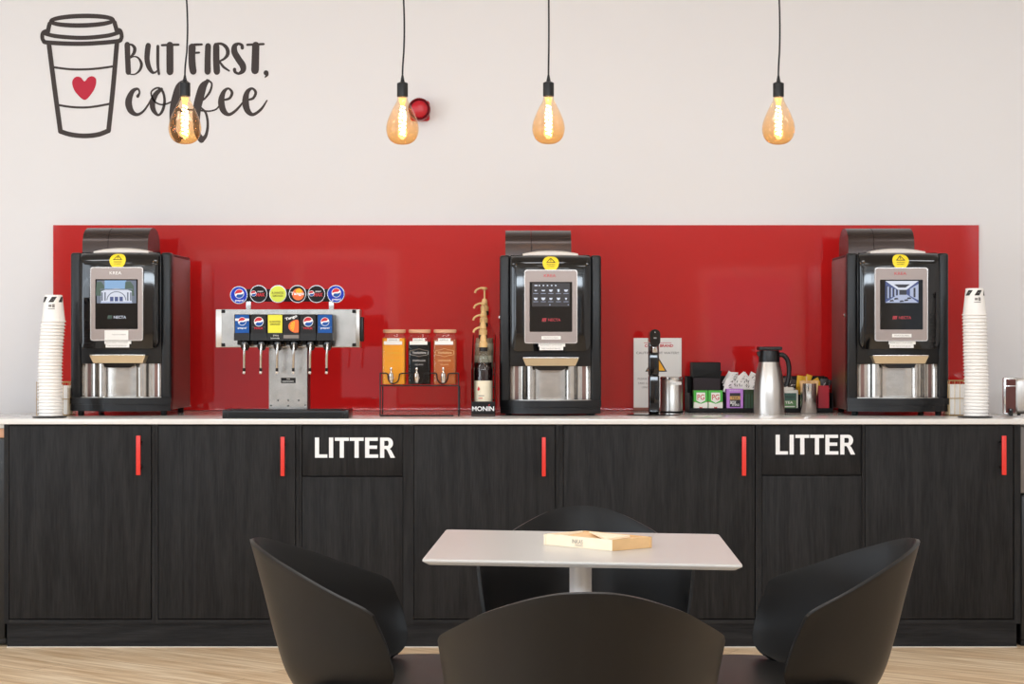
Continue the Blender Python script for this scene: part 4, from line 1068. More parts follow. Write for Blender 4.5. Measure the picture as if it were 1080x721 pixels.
# ------------------------------------------------------------ hot tap, sign, steel bin
NY = 0.838
sg = empty('warning_notice', (X(693.5, NY), NY, WT), 0, 'white notice with a yellow warning triangle leaning against the red splashback', 'sign')
gx = lambda p: X(p, NY) - X(693.5, NY)
gz = lambda p: Z(p, NY) - WT
s = MB(); s.box(gx(668.3), gx(718.8), 0.0, 0.006, gz(429.6), gz(356.3), 'paper').build('board', sg)
MB().rbox(gx(668.3), gx(719.0), -0.012, 0.012, 0.0004, gz(429.6), 0.002, 'sign_base').build('foot', sg)
s = MB()
s.text('COFFEE BRAND', gx(695.0), gz(364.4), gx(709) - gx(679), 0.013, -0.0008, 'red_ink', bold=0.03)
s.box(gx(679), gx(708), -0.0009, -0.0006, gz(361.6), gz(361.1), 'red_ink')
s.text('CAUTION HOT WATER!!', gx(693.5), gz(372), gx(716) - gx(671), 0.010, -0.0008, 'ink_grey', bold=0.01)
s.text('PLEASE', gx(677.5), gz(399.3), 0.040, 0.008, -0.0008, 'ink_grey'); s.text('TAKE CARE', gx(680.5), gz(404), 0.065, 0.008, -0.0008, 'ink_grey'); s.text('USING THE', gx(683), gz(408.3), 0.05, 0.008, -0.0008, 'ink_grey')
s.text('HOT TAP', gx(705), gz(404), 0.07, 0.008, -0.0008, 'ink_grey')
s.build('notice_text', sg)
s = MB(); tri = [(gx(680.5), gz(391.8)), (gx(703.5), gz(391.8)), (gx(692), gz(372.5))]
s.prism(tri, -0.0010, -0.0004, 'ink')
c_ = (sum(a for a, b in tri) / 3, sum(b for a, b in tri) / 3)
s.prism([(c_[0] + (a - c_[0]) * 0.82, c_[1] + (b - c_[1]) * 0.82) for a, b in tri], -0.0016, -0.0011, 'amber_sign')
s.box(c_[0] - 0.004, c_[0] + 0.004, -0.0022, -0.0018, c_[1] - 0.008, c_[1] + 0.026, 'ink').box(c_[0] - 0.004, c_[0] + 0.004, -0.0022, -0.0018, c_[1] - 0.020, c_[1] - 0.013, 'ink')
s.build('warning_triangle', sg)

TY = 0.40
tp = empty('hot_water_tap', (X(689.4, TY), TY, WT), 0, 'tall slim black hot water tap on a round flat base', 'tap')
tz = lambda p: Z(p, TY - 0.03) - WT
MB().lathe([(0.108, 0.0004), (0.110, 0.002), (0.108, 0.0045), (0.03, 0.0075), (0, 0.0078)], 0, 0, 'black_gloss', 48).build('base_plate', tp)
hwid = 0.0215
c = MB(); c.rbox(-hwid, hwid, -0.030, 0.030, 0.006, tz(395.3), 0.008, 'black_gloss', seg=4); c.rbox(-hwid, hwid, -0.012, 0.030, tz(395.3) - 0.004, tz(372), 0.008, 'black_gloss', seg=4)
c.build('column', tp)
c = MB(); c.prism(rrect(-hwid, hwid, tz(365), tz(347.2), 0.0205, 8), -0.075, 0.030, 'black_gloss', True); c.rbox(-hwid, hwid, -0.012, 0.030, tz(374), tz(360), 0.006, 'black_gloss'); c.build('head', tp)
c = MB(); c.lathe([(0.012, 0.0), (0.014, 0.004), (0.014, 0.022), (0.012, 0.024)], 0, -0.055, 'steel', 20, z0=tz(371.5)); c.build('spout', tp)
c = MB(); c.disc(0, tz(350.3), -0.0756, 0.003, 'ink_grey', 12); c.box(-0.006, 0.006, -0.0756, -0.0750, tz(357.0), tz(355.6), 'ink_grey'); c.build('control', tp)

BYN = 0.60
bn = empty('steel_bin', (X(708.3, BYN), BYN, WT), 0, 'small round stainless steel bin between the hot tap and the tea tray', 'bin')
R = 12.0 * (BYN + 7) / F
zt = Z(397.2, BYN - R) - WT
MB().lathe([(R, 0.008), (R, zt - 0.014), (R * 0.985, zt - 0.0125)], 0, 0, 'steel_brushed', 40).build('body', bn)
MB().lathe([(R * 1.0, 0.0004), (R * 1.015, 0.002), (R * 1.015, 0.008), (R, 0.0085)], 0, 0, 'black_matt', 40).build('base_ring', bn)
MB().lathe([(R * 1.01, zt - 0.012), (R * 1.02, zt - 0.010), (R * 1.02, zt - 0.003), (R * 0.97, zt), (0, zt + 0.002)], 0, 0, 'steel', 40).build('lid', bn)
vs = []; 
for q_ in range(13):
    a = -PI / 2 + (-0.25 + 1.2 * q_ / 12); vs += [((R + 0.001) * math.cos(a), (R + 0.001) * math.sin(a), zt - 0.034), ((R + 0.001) * math.cos(a), (R + 0.001) * math.sin(a), zt - 0.021)]
MB().add(vs, [(2 * q_, 2 * q_ + 2, 2 * q_ + 3, 2 * q_ + 1) for q_ in range(12)], 'paper', True).build('paper_label', bn)

# ------------------------------------------------------------ tea tray
OY = 0.62; OB = 0.83
tr = empty('tea_tray', (X(803, OY), OY, WT), 0, 'long black stepped tray holding the tea boxes and sachets', 'tray')
ox = lambda p, y=OY: X(p, y) - X(803, OY)
oz = lambda p, y=OY: Z(p, y) - WT
k = MB(); XA, XB = ox(727), ox(878.6)
k.rbox(XA, XB, 0, OB - OY, 0.0004, 0.005, 0.001, 'black_matt', seg=1); k.rbox(XA, XB, 0.0, 0.004, 0.005, oz(430.2), 0.001, 'black_matt', seg=1)
k.rbox(XA, XB, OB - OY - 0.004, OB - OY, 0.005, oz(396.2, OB), 0.001, 'black_matt', seg=1)
k.rbox(XA, XB, 0.058, 0.061, 0.005, oz(418), 0.001, 'black_matt', seg=1)
for p in (XA, XB - 0.003):
    k.prism([(0.0, 0.005), (0.0, oz(414.5)), (0.09, oz(414.5)), (0.12, oz(397.5, OB)), (OB - OY - 0.005, oz(396.5, OB)), (OB - OY - 0.005, 0.005)], p, p + 0.003, 'black_matt', plane='yz')
for p in (764.5, 797.5, 822, 861.8): k.box(ox(p), ox(p) + 0.002, 0.005, OB - OY - 0.005, 0.005, oz(415.5), 'black_matt')
k.build('tray_body', tr)
FB = WT + 0.0055
def tbox(name, px0, px1, py0, y0, dep, m, lab, category, art=None, group=None, z=FB, rnd=0.001):
    x0, x1 = X(px0, y0), X(px1, y0); zt_ = Z(py0, y0)
    r = empty(name, ((x0 + x1) / 2, y0, z), 0, lab, category, group)
    hw_ = (x1 - x0) / 2
    MB().rbox(-hw_, hw_, 0, dep, 0, zt_ - z, rnd, m, seg=1).build('carton', r)
    if art:
        a = MB(); art(a, hw_, zt_ - z); a.build('printed_front', r)
    return r
def tea_art(a, w, h):
    # box stands behind a 14 mm lip
    quad(a, -w * 0.98, w * 0.98, 0.002, h * 0.44, -0.0005, 'tea_white')
    a.prism([(-w * 0.98, h * 0.44), (w * 0.98, h * 0.44), (w * 0.98, h * 0.52), (0, h * 0.36), (-w * 0.98, h * 0.52)], -0.0009, -0.0007, 'tea_red')
    a.prism([(-w * 0.98, h * 0.47), (0, h * 0.36), (w * 0.98, h * 0.47), (w * 0.98, h * 0.60), (0, h * 0.46), (-w * 0.98, h * 0.60)], -0.0013, -0.0011, 'tea_green')
    a.prism([(-w * 0.62, h * 0.90), (w * 0.62, h * 0.90), (w * 0.62, h * 0.52), (0, h * 0.40), (-w * 0.62, h * 0.52)], -0.0017, -0.0015, 'tea_white')
    a.text('PG', 0, h * 0.68, w * 0.98, h * 0.26, -0.0020, 'red_ink', bold=0.01)
    a.prism([(0, h * 0.07), (w * 0.22, h * 0.17), (w * 0.18, h * 0.23), (0, h * 0.19), (-w * 0.18, h * 0.23), (-w * 0.22, h * 0.17)], -0.0020, -0.0018, 'tea_red')
tbox('tea_box', 731.6, 746.6, 411.6, OY + 0.006, 0.045, 'tea_green', 'green and white tea box lettered PG, left of the pair', 'tea box', tea_art, 'green tea box pair')
tbox('tea_box', 747.2, 762.3, 411.6, OY + 0.006, 0.045, 'tea_green', 'green and white tea box lettered PG, right of the pair', 'tea box', tea_art, 'green tea box pair')
def purple_art(a, w, h):
    a.box(-w * 0.62, w * 0.66, -0.0008, -0.0004, h * 0.20, h * 0.82, 'tea_dark'); a.box(-w * 0.62, w * 0.66, -0.0012, -0.0009, h * 0.52, h * 0.68, 'tea_label')
    a.text('TEA', 0, h * 0.60, w * 0.8, h * 0.1, -0.0015, 'tea_dark'); a.text('BOX', -w * 0.2, h * 0.40, w * 0.7, h * 0.14, -0.0015, 'paper', bold=0.03); a.text('20 BAGS', 0.003, h * 0.29, w * 0.9, h * 0.09, -0.0015, 'paper', bold=0.02)
    a.text('FRUIT INFUSION', 0, h * 0.93, w * 1.3, h * 0.05, -0.0010, 'paper')
tbox('tea_box', 766.3, 783.8, 410.0, OY + 0.006, 0.05, 'tea_purple', 'purple tea box with a dark label, right of the green pair', 'tea box', purple_art)
tbox('glass_jar', 785.0, 796.8, 410.8, OY + 0.010, 0.045, 'tea_deep', 'dark green tea box just left of the steel flask', 'tea box',
     lambda a, w, h: [a.box(w * q, w * (q + 0.12), -0.0006, -0.0003, 0.01, h * 0.8, 'tea_sage_dark') for q in (-0.7, -0.2, 0.3)]).name = 'tea_box'
def sage_art(a, w, h):
    a.box(-w, w * 0.78, -0.0007, -0.0004, h * 0.02, h * 0.86, 'tea_sage'); a.box(-w, w * 0.78, -0.0010, -0.0008, h * 0.52, h * 0.86, 'tea_sage_dark')
    a.text('GREEN', -0.004, h * 0.68, w * 1.2, h * 0.12, -0.0014, 'ink'); a.text('TEA', -0.004, h * 0.42, w * 1.0, h * 0.12, -0.0014, 'tea_white', bold=0.03); a.box(-w, w * 0.6, -0.0013, -0.0011, h * 0.20, h * 0.25, 'tea_white')
tbox('tea_box', 824.5, 841.8, 411.2, OY + 0.006, 0.045, 'tea_white', 'sage green tea box just right of the steel flask', 'tea box', sage_art)
tbox('tea_box', 826.0, 837.0, 408.3, OY + 0.063, 0.04, 'tea_white', 'cream tea box peeking up behind the sage green one', 'tea box')
tbox('tea_box', 863.0, 874.6, 406.6, OY + 0.006, 0.05, 'tea_red', 'plain red tea box at the right end of the tray', 'tea box')
# black presentation box with a flap lid
bb = tbox('storage_box', 731.5, 759.8, 397.8, OY + 0.075, 0.11, 'burgundy_box', 'black lidded box standing behind the green tea boxes', 'box')
h_ = Z(397.8, OY + 0.075) - FB
ld = MB(); ld.rbox(-0.062, 0.058, -0.004, 0.112, h_, h_ + 0.064, 0.003, 'black_matt'); ld.add([(-0.062, -0.0045, h_ + 0.002), (0.058, -0.0045, h_ - 0.004), (0.062, -0.010, h_ + 0.028), (-0.062, -0.006, h_ + 0.030)], [(0, 1, 2, 3)], 'black_matt')
ld.build('lid', bb)
# sachets: each sachet a folded little pillow
def sachet_mesh(w, h, m, m2=None):
    b = MB(); n = 6; vs = []
    for i in range(n + 1):
        for j in range(n + 1):
            u, v = i / n - 0.5, j / n - 0.5
            bul = 0.004 * (1 - (2 * u) ** 4) * (1 - (2 * v) ** 4)
            vs.append((u * w, -bul, v * h))
    for i in range(n + 1):
        for j in range(n + 1):
            u, v = i / n - 0.5, j / n - 0.5
            vs.append((u * w, 0.004 * (1 - (2 * u) ** 4) * (1 - (2 * v) ** 4) + 0.0003, v * h))
    k_ = (n + 1) ** 2
    fs = [(i * (n + 1) + j, (i + 1) * (n + 1) + j, (i + 1) * (n + 1) + j + 1, i * (n + 1) + j + 1) for i in range(n) for j in range(n)]
    b.add(vs, fs + [tuple(k_ + q for q in f[::-1]) for f in fs], m, True)
    if m2:
        for t_ in range(4):
            a = random.uniform(-0.3, 0.2) * w; c = random.uniform(-0.35, 0.35) * h
            b.add([(a, -0.0048, c), (a + 0.008, -0.0048, c + 0.003), (a + 0.010, -0.0048, c + 0.006), (a + 0.001, -0.0048, c + 0.003)], [(0, 1, 2, 3)], m2)
    return b
ORD = ['first', 'second', 'third', 'fourth', 'fifth', 'sixth', 'seventh', 'eighth', 'ninth', 'tenth', 'eleventh', 'twelfth', 'thirteenth', 'fourteenth', 'fifteenth', 'sixteenth', 'seventeenth', 'eighteenth', 'nineteenth', 'twentieth',
       'twenty-first', 'twenty-second', 'twenty-third', 'twenty-fourth', 'twenty-fifth', 'twenty-sixth', 'twenty-seventh', 'twenty-eighth', 'twenty-ninth', 'thirtieth', 'thirty-first', 'thirty-second', 'thirty-third', 'thirty-fourth']
wsp = []
for i in range(15):
    px = 768.5 + (i % 5) * 6.2 + random.uniform(-1, 1); py = 407.5 - (i // 5) * 4.0 + random.uniform(-1, 1); yy = OY + 0.068 + (i // 5) * 0.034 + (i % 5) * 0.005
    wsp.append((px, py, yy, random.uniform(-0.9, 0.9), random.uniform(-0.15, 0.15)))
p0 = None
for i, (px, py, yy, ra, rt) in enumerate(wsp):
    if p0 is None: p0 = sachet_mesh(0.032, 0.060, 'sachet_white', 'ink'); o = p0.build('sugar_sachet'); me = o.data
    else: o = bpy.data.objects.new('sugar_sachet', me); COL.objects.link(o)
    o.location = (X(px, yy), yy, Z(py, yy)); o.rotation_euler = (rt, ra, random.uniform(-0.15, 0.15))
    tag(o, 'white printed sugar sachet in the loose pile behind the purple tea box', 'sachet', 'white sugar sachets piled in the tray')
me = None
for i, (px, py, ra) in enumerate([(843.5, 399.5, 0.1), (848, 400.5, -0.25), (852, 398.5, 0.3), (845.5, 404.5, 0.0), (862.5, 402.0, -0.5), (866, 403.5, 0.5), (842.5, 407, 0.2)]):
    yy = OY + 0.070 + 0.012 * i
    if me is None: o = sachet_mesh(0.026, 0.05, 'sachet_yellow').build('sweetener_sachet'); me = o.data
    else: o = bpy.data.objects.new('sweetener_sachet', me); COL.objects.link(o)
    o.location = (X(px, yy), yy, Z(py + 2.5, yy)); o.rotation_euler = (0.05, ra, 0)
    tag(o, 'yellow sachet standing in the tray behind the pot of stirrers', 'sachet', 'yellow sachets in the tray')
me = None
for i, (px, py, ra) in enumerate([(828, 402, 0.1), (832.5, 400.5, -0.2), (836.5, 403.5, 0.35), (869, 402.5, -0.1), (872.5, 403, 0.3)]):
    yy = OY + 0.11 + 0.014 * (i % 3)
    if me is None: o = sachet_mesh(0.030, 0.052, 'sachet_dark', 'paper').build('coffee_sachet'); me = o.data
    else: o = bpy.data.objects.new('coffee_sachet', me); COL.objects.link(o)
    o.location = (X(px, yy), yy, Z(py + 3, yy)); o.rotation_euler = (0.05, ra, 0)
    tag(o, 'dark grey sachet standing behind the sage green tea box' if i < 3 else 'dark grey sachet standing behind the red tea box', 'sachet', 'dark sachets behind the green tea box' if i < 3 else 'dark sachets behind the red tea box')
# loose straw
# stirrer pot
PY = 0.575
pt = empty('steel_pot', (X(853, PY), PY, WT), 0, 'small stainless steel pot of wooden stirrers in front of the tea tray', 'pot')
R = 8.6 * (PY + 7) / F; zt = Z(404.2, PY) - WT
MB().lathe([(R * 0.95, 0.0004), (R, 0.003), (R, zt), (R * 0.93, zt), (R * 0.93, 0.006), (0, 0.006)], 0, 0, 'steel', 36).build('pot_body', pt)
sm_ = None
for i in range(56):
    a = random.uniform(0, 2 * PI); rr_ = R * 0.95 * math.sqrt(random.random())
    if sm_ is None:
        o = MB().rbox(-0.003, 0.003, -0.0007, 0.0007, 0, 0.124, 0.0006, 'stirrer_wood', seg=1).build('wooden_stirrer'); sm_ = o.data
    else: o = bpy.data.objects.new('wooden_stirrer', sm_); COL.objects.link(o)
    o.location = (X(853, PY) + rr_ * math.cos(a) * 0.75, PY + rr_ * math.sin(a) * 0.75, WT + 0.0065 + random.uniform(0, 0.008) + (0.02 if i == 4 else 0)); 
    o.rotation_euler = (random.uniform(-0.05, 0.05), math.cos(a) * 0.13, random.uniform(-0.6, 0.6)); 
    tag(o, 'pale wooden stirrer standing in the small steel pot', 'stirrer', 'wooden stirrers in the steel pot')

# thermos jug
HY = 0.44
th = empty('thermos_jug', (X(811.2, HY), HY, WT), 0, 'brushed steel thermos jug with black lid and handle', 'thermos')
hs = (HY + 7) / F
hz_ = lambda p: Z(p, HY) - WT
prof = [(15.6 * hs, 0.0004), (16.1 * hs, 0.003), (16.1 * hs, hz_(418)), (15.6 * hs, hz_(408)), (14.6 * hs, hz_(399)), (13.2 * hs, hz_(391)), (11.9 * hs, hz_(385)), (11.1 * hs, hz_(381.6))]
MB().lathe(cat(prof, 3), 0, 0, 'steel_brushed', 48).build('jug_body', th)
MB().lathe([(11.1 * hs, hz_(381.6)), (11.2 * hs, hz_(379)), (10.6 * hs, hz_(372)), (10.4 * hs, hz_(369.5)), (0, hz_(369.4))], 0, 0, 'black_satin', 36).build('collar', th)
l = MB(); l.rbox(-12 * hs, 12.5 * hs, -10 * hs, 10 * hs, hz_(369.3), hz_(365.4), 0.004, 'black_satin'); l.build('lid', th)
sp_ = MB(); sp_.prism([(-10 * hs, hz_(370.2)), (-13 * hs, hz_(370.8)), (-12.2 * hs, hz_(374.5)), (-10.2 * hs, hz_(377))], -0.012, 0.012, 'black_satin'); sp_.build('spout', th)
hd = MB(); hp2 = cat([(9.5, 374, 0), (15, 374.5, 0), (19.5, 380, 0), (21, 389, 0), (20.4, 398, 0), (18.5, 407, 0)], 6)
hd.tube([(a * hs, 0, hz_(b)) for a, b, c in hp2], 2.5 * hs, 'black_satin', 12); hd.tube([(18.5 * hs, 0, hz_(406)), (15.5 * hs, 0, hz_(404.5))], 1.8 * hs, 'black_satin', 10)
hd.build('handle', th)

# ------------------------------------------------------------ paper cup stacks
def cup_mesh(art):
    Rb, Rt, Hc = 0.0325, 0.0430, 0.112       # inverted: rim at the bottom
    b = MB()
    b.lathe([(Rt - 0.001, 0.0), (Rt + 0.0016, 0.0008), (Rt + 0.0034, 0.003), (Rt + 0.0016, 0.0052), (Rt - 0.0008, 0.0055), (Rt - 0.0010, 0.007), (Rb, Hc - 0.001), (Rb - 0.001, Hc), (Rb - 0.002, Hc - 0.0015), (Rb - 0.0025, Hc - 0.009), (0, Hc - 0.0095)], 0, 0, 'cup_paper', 36, close=False)
    if art:
        for k in range(6):
            a = 2 * PI * k / 6
            def pt_(aa, z):
                R_ = Rt + (Rb - Rt) * z / Hc + 0.0009
                return (R_ * math.cos(aa), R_ * math.sin(aa), z)
            lo, hi = Hc - 0.030, Hc - 0.008
            vs = []
            for q in range(5):
                s_ = q / 4 * 0.52
                vs += [pt_(a + s_, lo), pt_(a + s_ + 0.38, hi)]
            b.add(vs, [(2 * q, 2 * q + 2, 2 * q + 3, 2 * q + 1) for q in range(4)], 'ink', True)
        for a0, a1, z0, z1 in ((-2.05, -1.75, 0.062, 0.072), (-1.68, -1.45, 0.060, 0.074), (-2.10, -1.45, 0.053, 0.056)):
            b.add([pt_(a0, z0), pt_((a0 + a1) / 2, z0), pt_(a1, z0), pt_(a1, z1), pt_((a0 + a1) / 2, z1), pt_(a0, z1)], [(0, 1, 4, 5), (1, 2, 3, 4)], 'ink_grey', True)
    return b
plain = None; arty = None
def stack(px_pts, n, y, side):
    """inverted nested cups; px_pts gives the lean as (fraction, px)"""
    global plain, arty
    pitch = 3.53 * (y + 7) / F
    for i in range(n):          # i = 0 bottom
        f = i / (n - 1)
        px = px_pts[-1][1]
        for (f0, p0_), (f1, p1_) in zip(px_pts, px_pts[1:]):
            if f0 <= f <= f1: px = p0_ + (p1_ - p0_) * (f - f0) / (f1 - f0); break
        top = i == n - 1
        if top:
            if arty is None: o = cup_mesh(True).build('paper_cup'); arty = o.data
            else: o = bpy.data.objects.new('paper_cup', arty); COL.objects.link(o)
        else:
            if plain is None: o = cup_mesh(False).build('paper_cup'); plain = o.data
            else: o = bpy.data.objects.new('paper_cup', plain); COL.objects.link(o)
        s_ = 12.9 / 0.0452 / F * (y + 7)
        o.scale = (s_, s_, 0.96)
        o.location = (X(px, y), y, WT + 0.0062 + i * pitch)
        o.rotation_euler = (0, 0, random.uniform(0, 6) if not top else 0.25)
        if top: lb = 'topmost white paper cup with striped band, upside down on the %s stack' % side
        elif i == 0: lb = 'bottom white paper cup of the %s upside-down stack' % side
        else: lb = '%s white paper cup from the top of the %s stack' % (ORD[n - 1 - i], side)
        tag(o, lb, 'paper cup', 'white paper cups stacked at the %s' % side)
CY = 0.13
for pxc, side in ((52.5, 'left'), (1028.5, 'right')):
    c = MB(); c.lathe([(0.055, 0.0004), (0.066, 0.0015), (0.068, 0.004), (0.064, 0.0055), (0, 0.0052)], 0, 0, 'black_metal', 36, T=Matrix.Translation((X(pxc, CY), CY, WT)))
    o = c.build('coaster'); tag(o, 'thin dark round plate under the %s stack of paper cups' % side, 'coaster')
stack([(0, 53.2), (0.25, 52.8), (0.5, 52.8), (0.7, 53.6), (0.9, 55.3), (1.0, 56.3)], 29, CY, 'left')
stack([(0, 1029.5), (0.3, 1029.8), (0.6, 1028.8), (0.85, 1028.2), (1.0, 1027.8)], 31, CY, 'right')

# wire baskets with napkins behind the cups
for px0, px1, py0, lab, l2 in ((38.5, 72, 403, 'gold wire basket behind the left stack of cups', 'folded white napkins standing in the left wire basket'),
                               (1001.5, 1034, 401.5, 'gold wire basket behind the right stack of cups', 'folded white napkins standing in the right wire basket')):
    yb0, yb1 = 0.30, 0.42
    if px0 < 100: pass
    x0, x1 = X(px0, yb0), X(px1, yb0); zt = Z(py0, yb0) - WT; xc = (x0 + x1) / 2; h2 = (x1 - x0) / 2
    if px0 < 100: h2 -= 0.0
    b = empty('wire_basket', (xc, yb0, WT), 0, lab, 'basket')
    k = MB(); D_ = yb1 - yb0
    for zz in (0.0026, zt * 0.5, zt): k.tube([(-h2, 0, zz), (h2, 0, zz), (h2, D_, zz), (-h2, D_, zz)], 0.0016, 'gold_wire', 6, closed=True)
    for q in range(7):
        x = -h2 + 2 * h2 * q / 6
        k.tube([(x, 0, 0.0026), (x, 0, zt)], 0.0012, 'gold_wire', 6); k.tube([(x, D_, 0.0026), (x, D_, zt)], 0.0012, 'gold_wire', 6); k.tube([(x, 0, 0.0026), (x, D_, 0.0026)], 0.0012, 'gold_wire', 6)
    for q in range(1, 5):
        for x in (-h2, h2): k.tube([(x, D_ * q / 5, 0.0026), (x, D_ * q / 5, zt)], 0.0012, 'gold_wire', 6)
    k.build('wire_frame', b)
    n_ = MB()
    for q in range(9):
        a = 0.010 + q * 0.011
        n_.rbox(-h2 + 0.006, h2 - 0.006, a, a + 0.009, 0.0045, zt * (0.86 + 0.04 * math.sin(q * 2.1)), 0.003, 'paper', seg=2)
    o = n_.build('napkin_stack'); o.location = (xc, yb0, WT); o['kind'] = 'stuff'; tag(o, l2, 'napkins')

# toaster at the far right
TYR = 0.32
to = empty('toaster', (X(1059, TYR), TYR, WT), 0, 'stainless steel toaster with brown end panel at the right frame edge', 'toaster')
a_ = lambda p: X(p, TYR) - X(1059, TYR)
z_ = lambda p: Z(p, TYR) - WT
k = MB(); k.rbox(a_(1071.3), a_(1090), 0.0, 0.20, z_(436.5), z_(399), 0.014, 'steel_brushed', seg=5); k.build('body', to)
k = MB(); k.rbox(a_(1059), a_(1073), 0.006, 0.024, z_(436.5), z_(398.4), 0.003, 'steel'); k.build('end_frame', to)
k = MB(); k.box(a_(1061.2), a_(1071.5), 0.0035, 0.0062, z_(406.4), z_(399.8), 'toaster_panel').box(a_(1061.2), a_(1071.5), 0.0035, 0.0062, z_(435), z_(407.3), 'toaster_panel'); k.build('panel', to)
k = MB(); k.rbox(a_(1063.6), a_(1067.4), -0.016, 0.0034, z_(438), z_(430.6), 0.002, 'black_gloss'); k.build('knob', to)
for fx in (a_(1076), a_(1086)):
    for fy in (0.02, 0.17): MB().cyl(fx, fy, 0.0003, 0.010, 0.007, 'black_matt', 12).build('foot', to)

# ------------------------------------------------------------ table
q4 = [(-0.186, -3.283), (0.4647, -3.377), (0.483, -2.796), (-0.158, -2.689)]
tcx = sum(p[0] for p in q4) / 4; tcy = sum(p[1] for p in q4) / 4
tb = empty('square_table', (tcx, tcy, 0), 0, 'white square cafe table on a white central column', 'table')
def round_poly(q, r, n=5, ins=0.0):
    out = []; N = len(q)
    c0 = Vector((sum(p[0] for p in q) / N, sum(p[1] for p in q) / N))
    for i in range(N):
        p = Vector(q[i]); a = (Vector(q[i - 1]) - p).normalized(); b = (Vector(q[(i + 1) % N]) - p).normalized()
        p = p + (a + b) * ins
        s_, e_ = p + a * r, p + b * r
        for k in range(n + 1):
            t = k / n; out.append(((1 - t) ** 2 * s_ + 2 * t * (1 - t) * p + t * t * e_))
    return out
k = MB(); TT = 0.74
lo = []
for ins, z in ((0.012, TT - 0.0125), (0.0115, TT - 0.0130 + 0.0002), (0.0006, TT - 0.0058), (0.0, TT - 0.0045), (0.0, TT - 0.0028), (0.0008, TT - 0.0008), (0.0024, TT)):
    lo.append([(p.x - tcx, p.y - tcy, z) for p in round_poly(q4, 0.012, 5, ins)])
n = len(lo[0]); vs = [p for l_ in lo for p in l_]
k.add(vs, [(l_ * n + i, l_ * n + (i + 1) % n, (l_ + 1) * n + (i + 1) % n, (l_ + 1) * n + i) for l_ in range(len(lo) - 1) for i in range(n)], 'table_white', True)
k.add(lo[0], [tuple(range(n))[::-1]], 'table_white'); k.add(lo[-1], [tuple(range(n))], 'table_white')
k.build('tabletop', tb)
MB().cyl(0, 0, 0.012, TT - 0.018, 0.0245, 'column_white', 32).build('column', tb)
MB().rbox(-0.1, 0.1, -0.1, 0.1, TT - 0.018, TT - 0.0128, 0.002, 'column_white').build('mounting_plate', tb)
MB().lathe([(0.22, 0.0004), (0.225, 0.003), (0.22, 0.009), (0.03, 0.014), (0, 0.014)], 0, 0, 'column_white', 48).build('base', tb)

# wooden box lying on the table
bq = [(0.0704, -3.017), (0.2146, -3.143), (0.3047, -3.077), (0.1605, -2.951)]
bxo = empty('wooden_box', (0.1875, -3.047, TT + 0.0004), 0, 'shallow pale wooden box with open top lying on the white table', 'box')
bl = [(a - 0.1875, b + 3.047) for a, b in bq]
HB = 0.0240
def wall_(p, q, m, t=0.006):
    p, q = Vector(p), Vector(q); d = (q - p).normalized(); nrm = Vector((-d.y, d.x)) * t
    k = MB(); P = [p, q, q + nrm, p + nrm]
    k.add([(v.x, v.y, z) for z in (0, HB) for v in P], [(0, 3, 2, 1), (4, 5, 6, 7), (0, 1, 5, 4), (1, 2, 6, 5), (2, 3, 7, 6), (3, 0, 4, 7)], m); return k
wf = wall_(bl[0], bl[1], 'pine'); 
fw = wf.build('front_side', bxo)
d = (Vector(bl[1]) - Vector(bl[0])); ang = math.atan2(d.y, d.x); mid = (Vector(bl[0]) + Vector(bl[1])) / 2
T = Matrix.Translation((mid.x, mid.y, 0)) @ Matrix.Rotation(ang, 4, 'Z')
tx_ = MB(); tx_.text('INKAS', 0, 0.0135, 0.030, 0.009, -0.0005, 'ink_grey', T=T); tx_.text('WOOD', 0.004, 0.0055, 0.022, 0.004, -0.0005, 'ink_grey', T=T); tx_.build('printed_text', fw)
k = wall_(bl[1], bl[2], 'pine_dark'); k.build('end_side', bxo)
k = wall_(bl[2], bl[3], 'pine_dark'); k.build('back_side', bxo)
k = wall_(bl[3], bl[0], 'pine'); k.build('end_side', bxo)
cc = Vector((sum(p[0] for p in bl) / 4, sum(p[1] for p in bl) / 4))
ins = [cc + (Vector(p) - cc) * 0.90 for p in bl]
k = MB(); hs_ = [0.012, 0.016, 0.020, 0.0225]
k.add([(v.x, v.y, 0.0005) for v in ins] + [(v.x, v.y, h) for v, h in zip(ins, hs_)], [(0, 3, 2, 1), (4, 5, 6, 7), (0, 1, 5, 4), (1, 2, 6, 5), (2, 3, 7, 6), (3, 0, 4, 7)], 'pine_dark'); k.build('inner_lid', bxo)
ii = [cc + (Vector(p) - cc) * 0.6 for p in bl]
k = MB(); k.add([(ii[1].x, ii[1].y, 0.018), (ii[2].x, ii[2].y, 0.0215), (ii[3].x, ii[3].y, 0.0245), (ii[1].x, ii[1].y, 0.022), (ii[2].x, ii[2].y, 0.0255), (ii[3].x, ii[3].y, 0.0262)], [(0, 2, 1), (3, 4, 5), (0, 1, 4, 3), (1, 2, 5, 4), (2, 0, 3, 5)], 'pine'); k.build('finger_piece', bxo)

# ------------------------------------------------------------ tub chairs
RIM = [(0.0, -0.290, 0.754), (0.045, -0.281, 0.751), (0.092, -0.257, 0.740), (0.138, -0.217, 0.722), (0.183, -0.166, 0.700), (0.222, -0.104, 0.672), (0.250, -0.050, 0.650), (0.2640, -0.020, 0.637), (0.2685, -0.001, 0.624)]
R70 = [(0.0, -0.262, 0.650), (0.042, -0.254, 0.649), (0.086, -0.232, 0.645), (0.130, -0.195, 0.638), (0.173, -0.148, 0.629), (0.212, -0.092, 0.614), (0.241, -0.042, 0.600), (0.2575, 0.000, 0.586), (0.2605, 0.024, 0.566)]
R45 = [(0.0, -0.236, 0.550), (0.040, -0.229, 0.549), (0.081, -0.208, 0.547), (0.122, -0.173, 0.544), (0.163, -0.128, 0.540), (0.201, -0.077, 0.534), (0.230, -0.030, 0.528), (0.2475, 0.010, 0.522), (0.2525, 0.038, 0.516)]
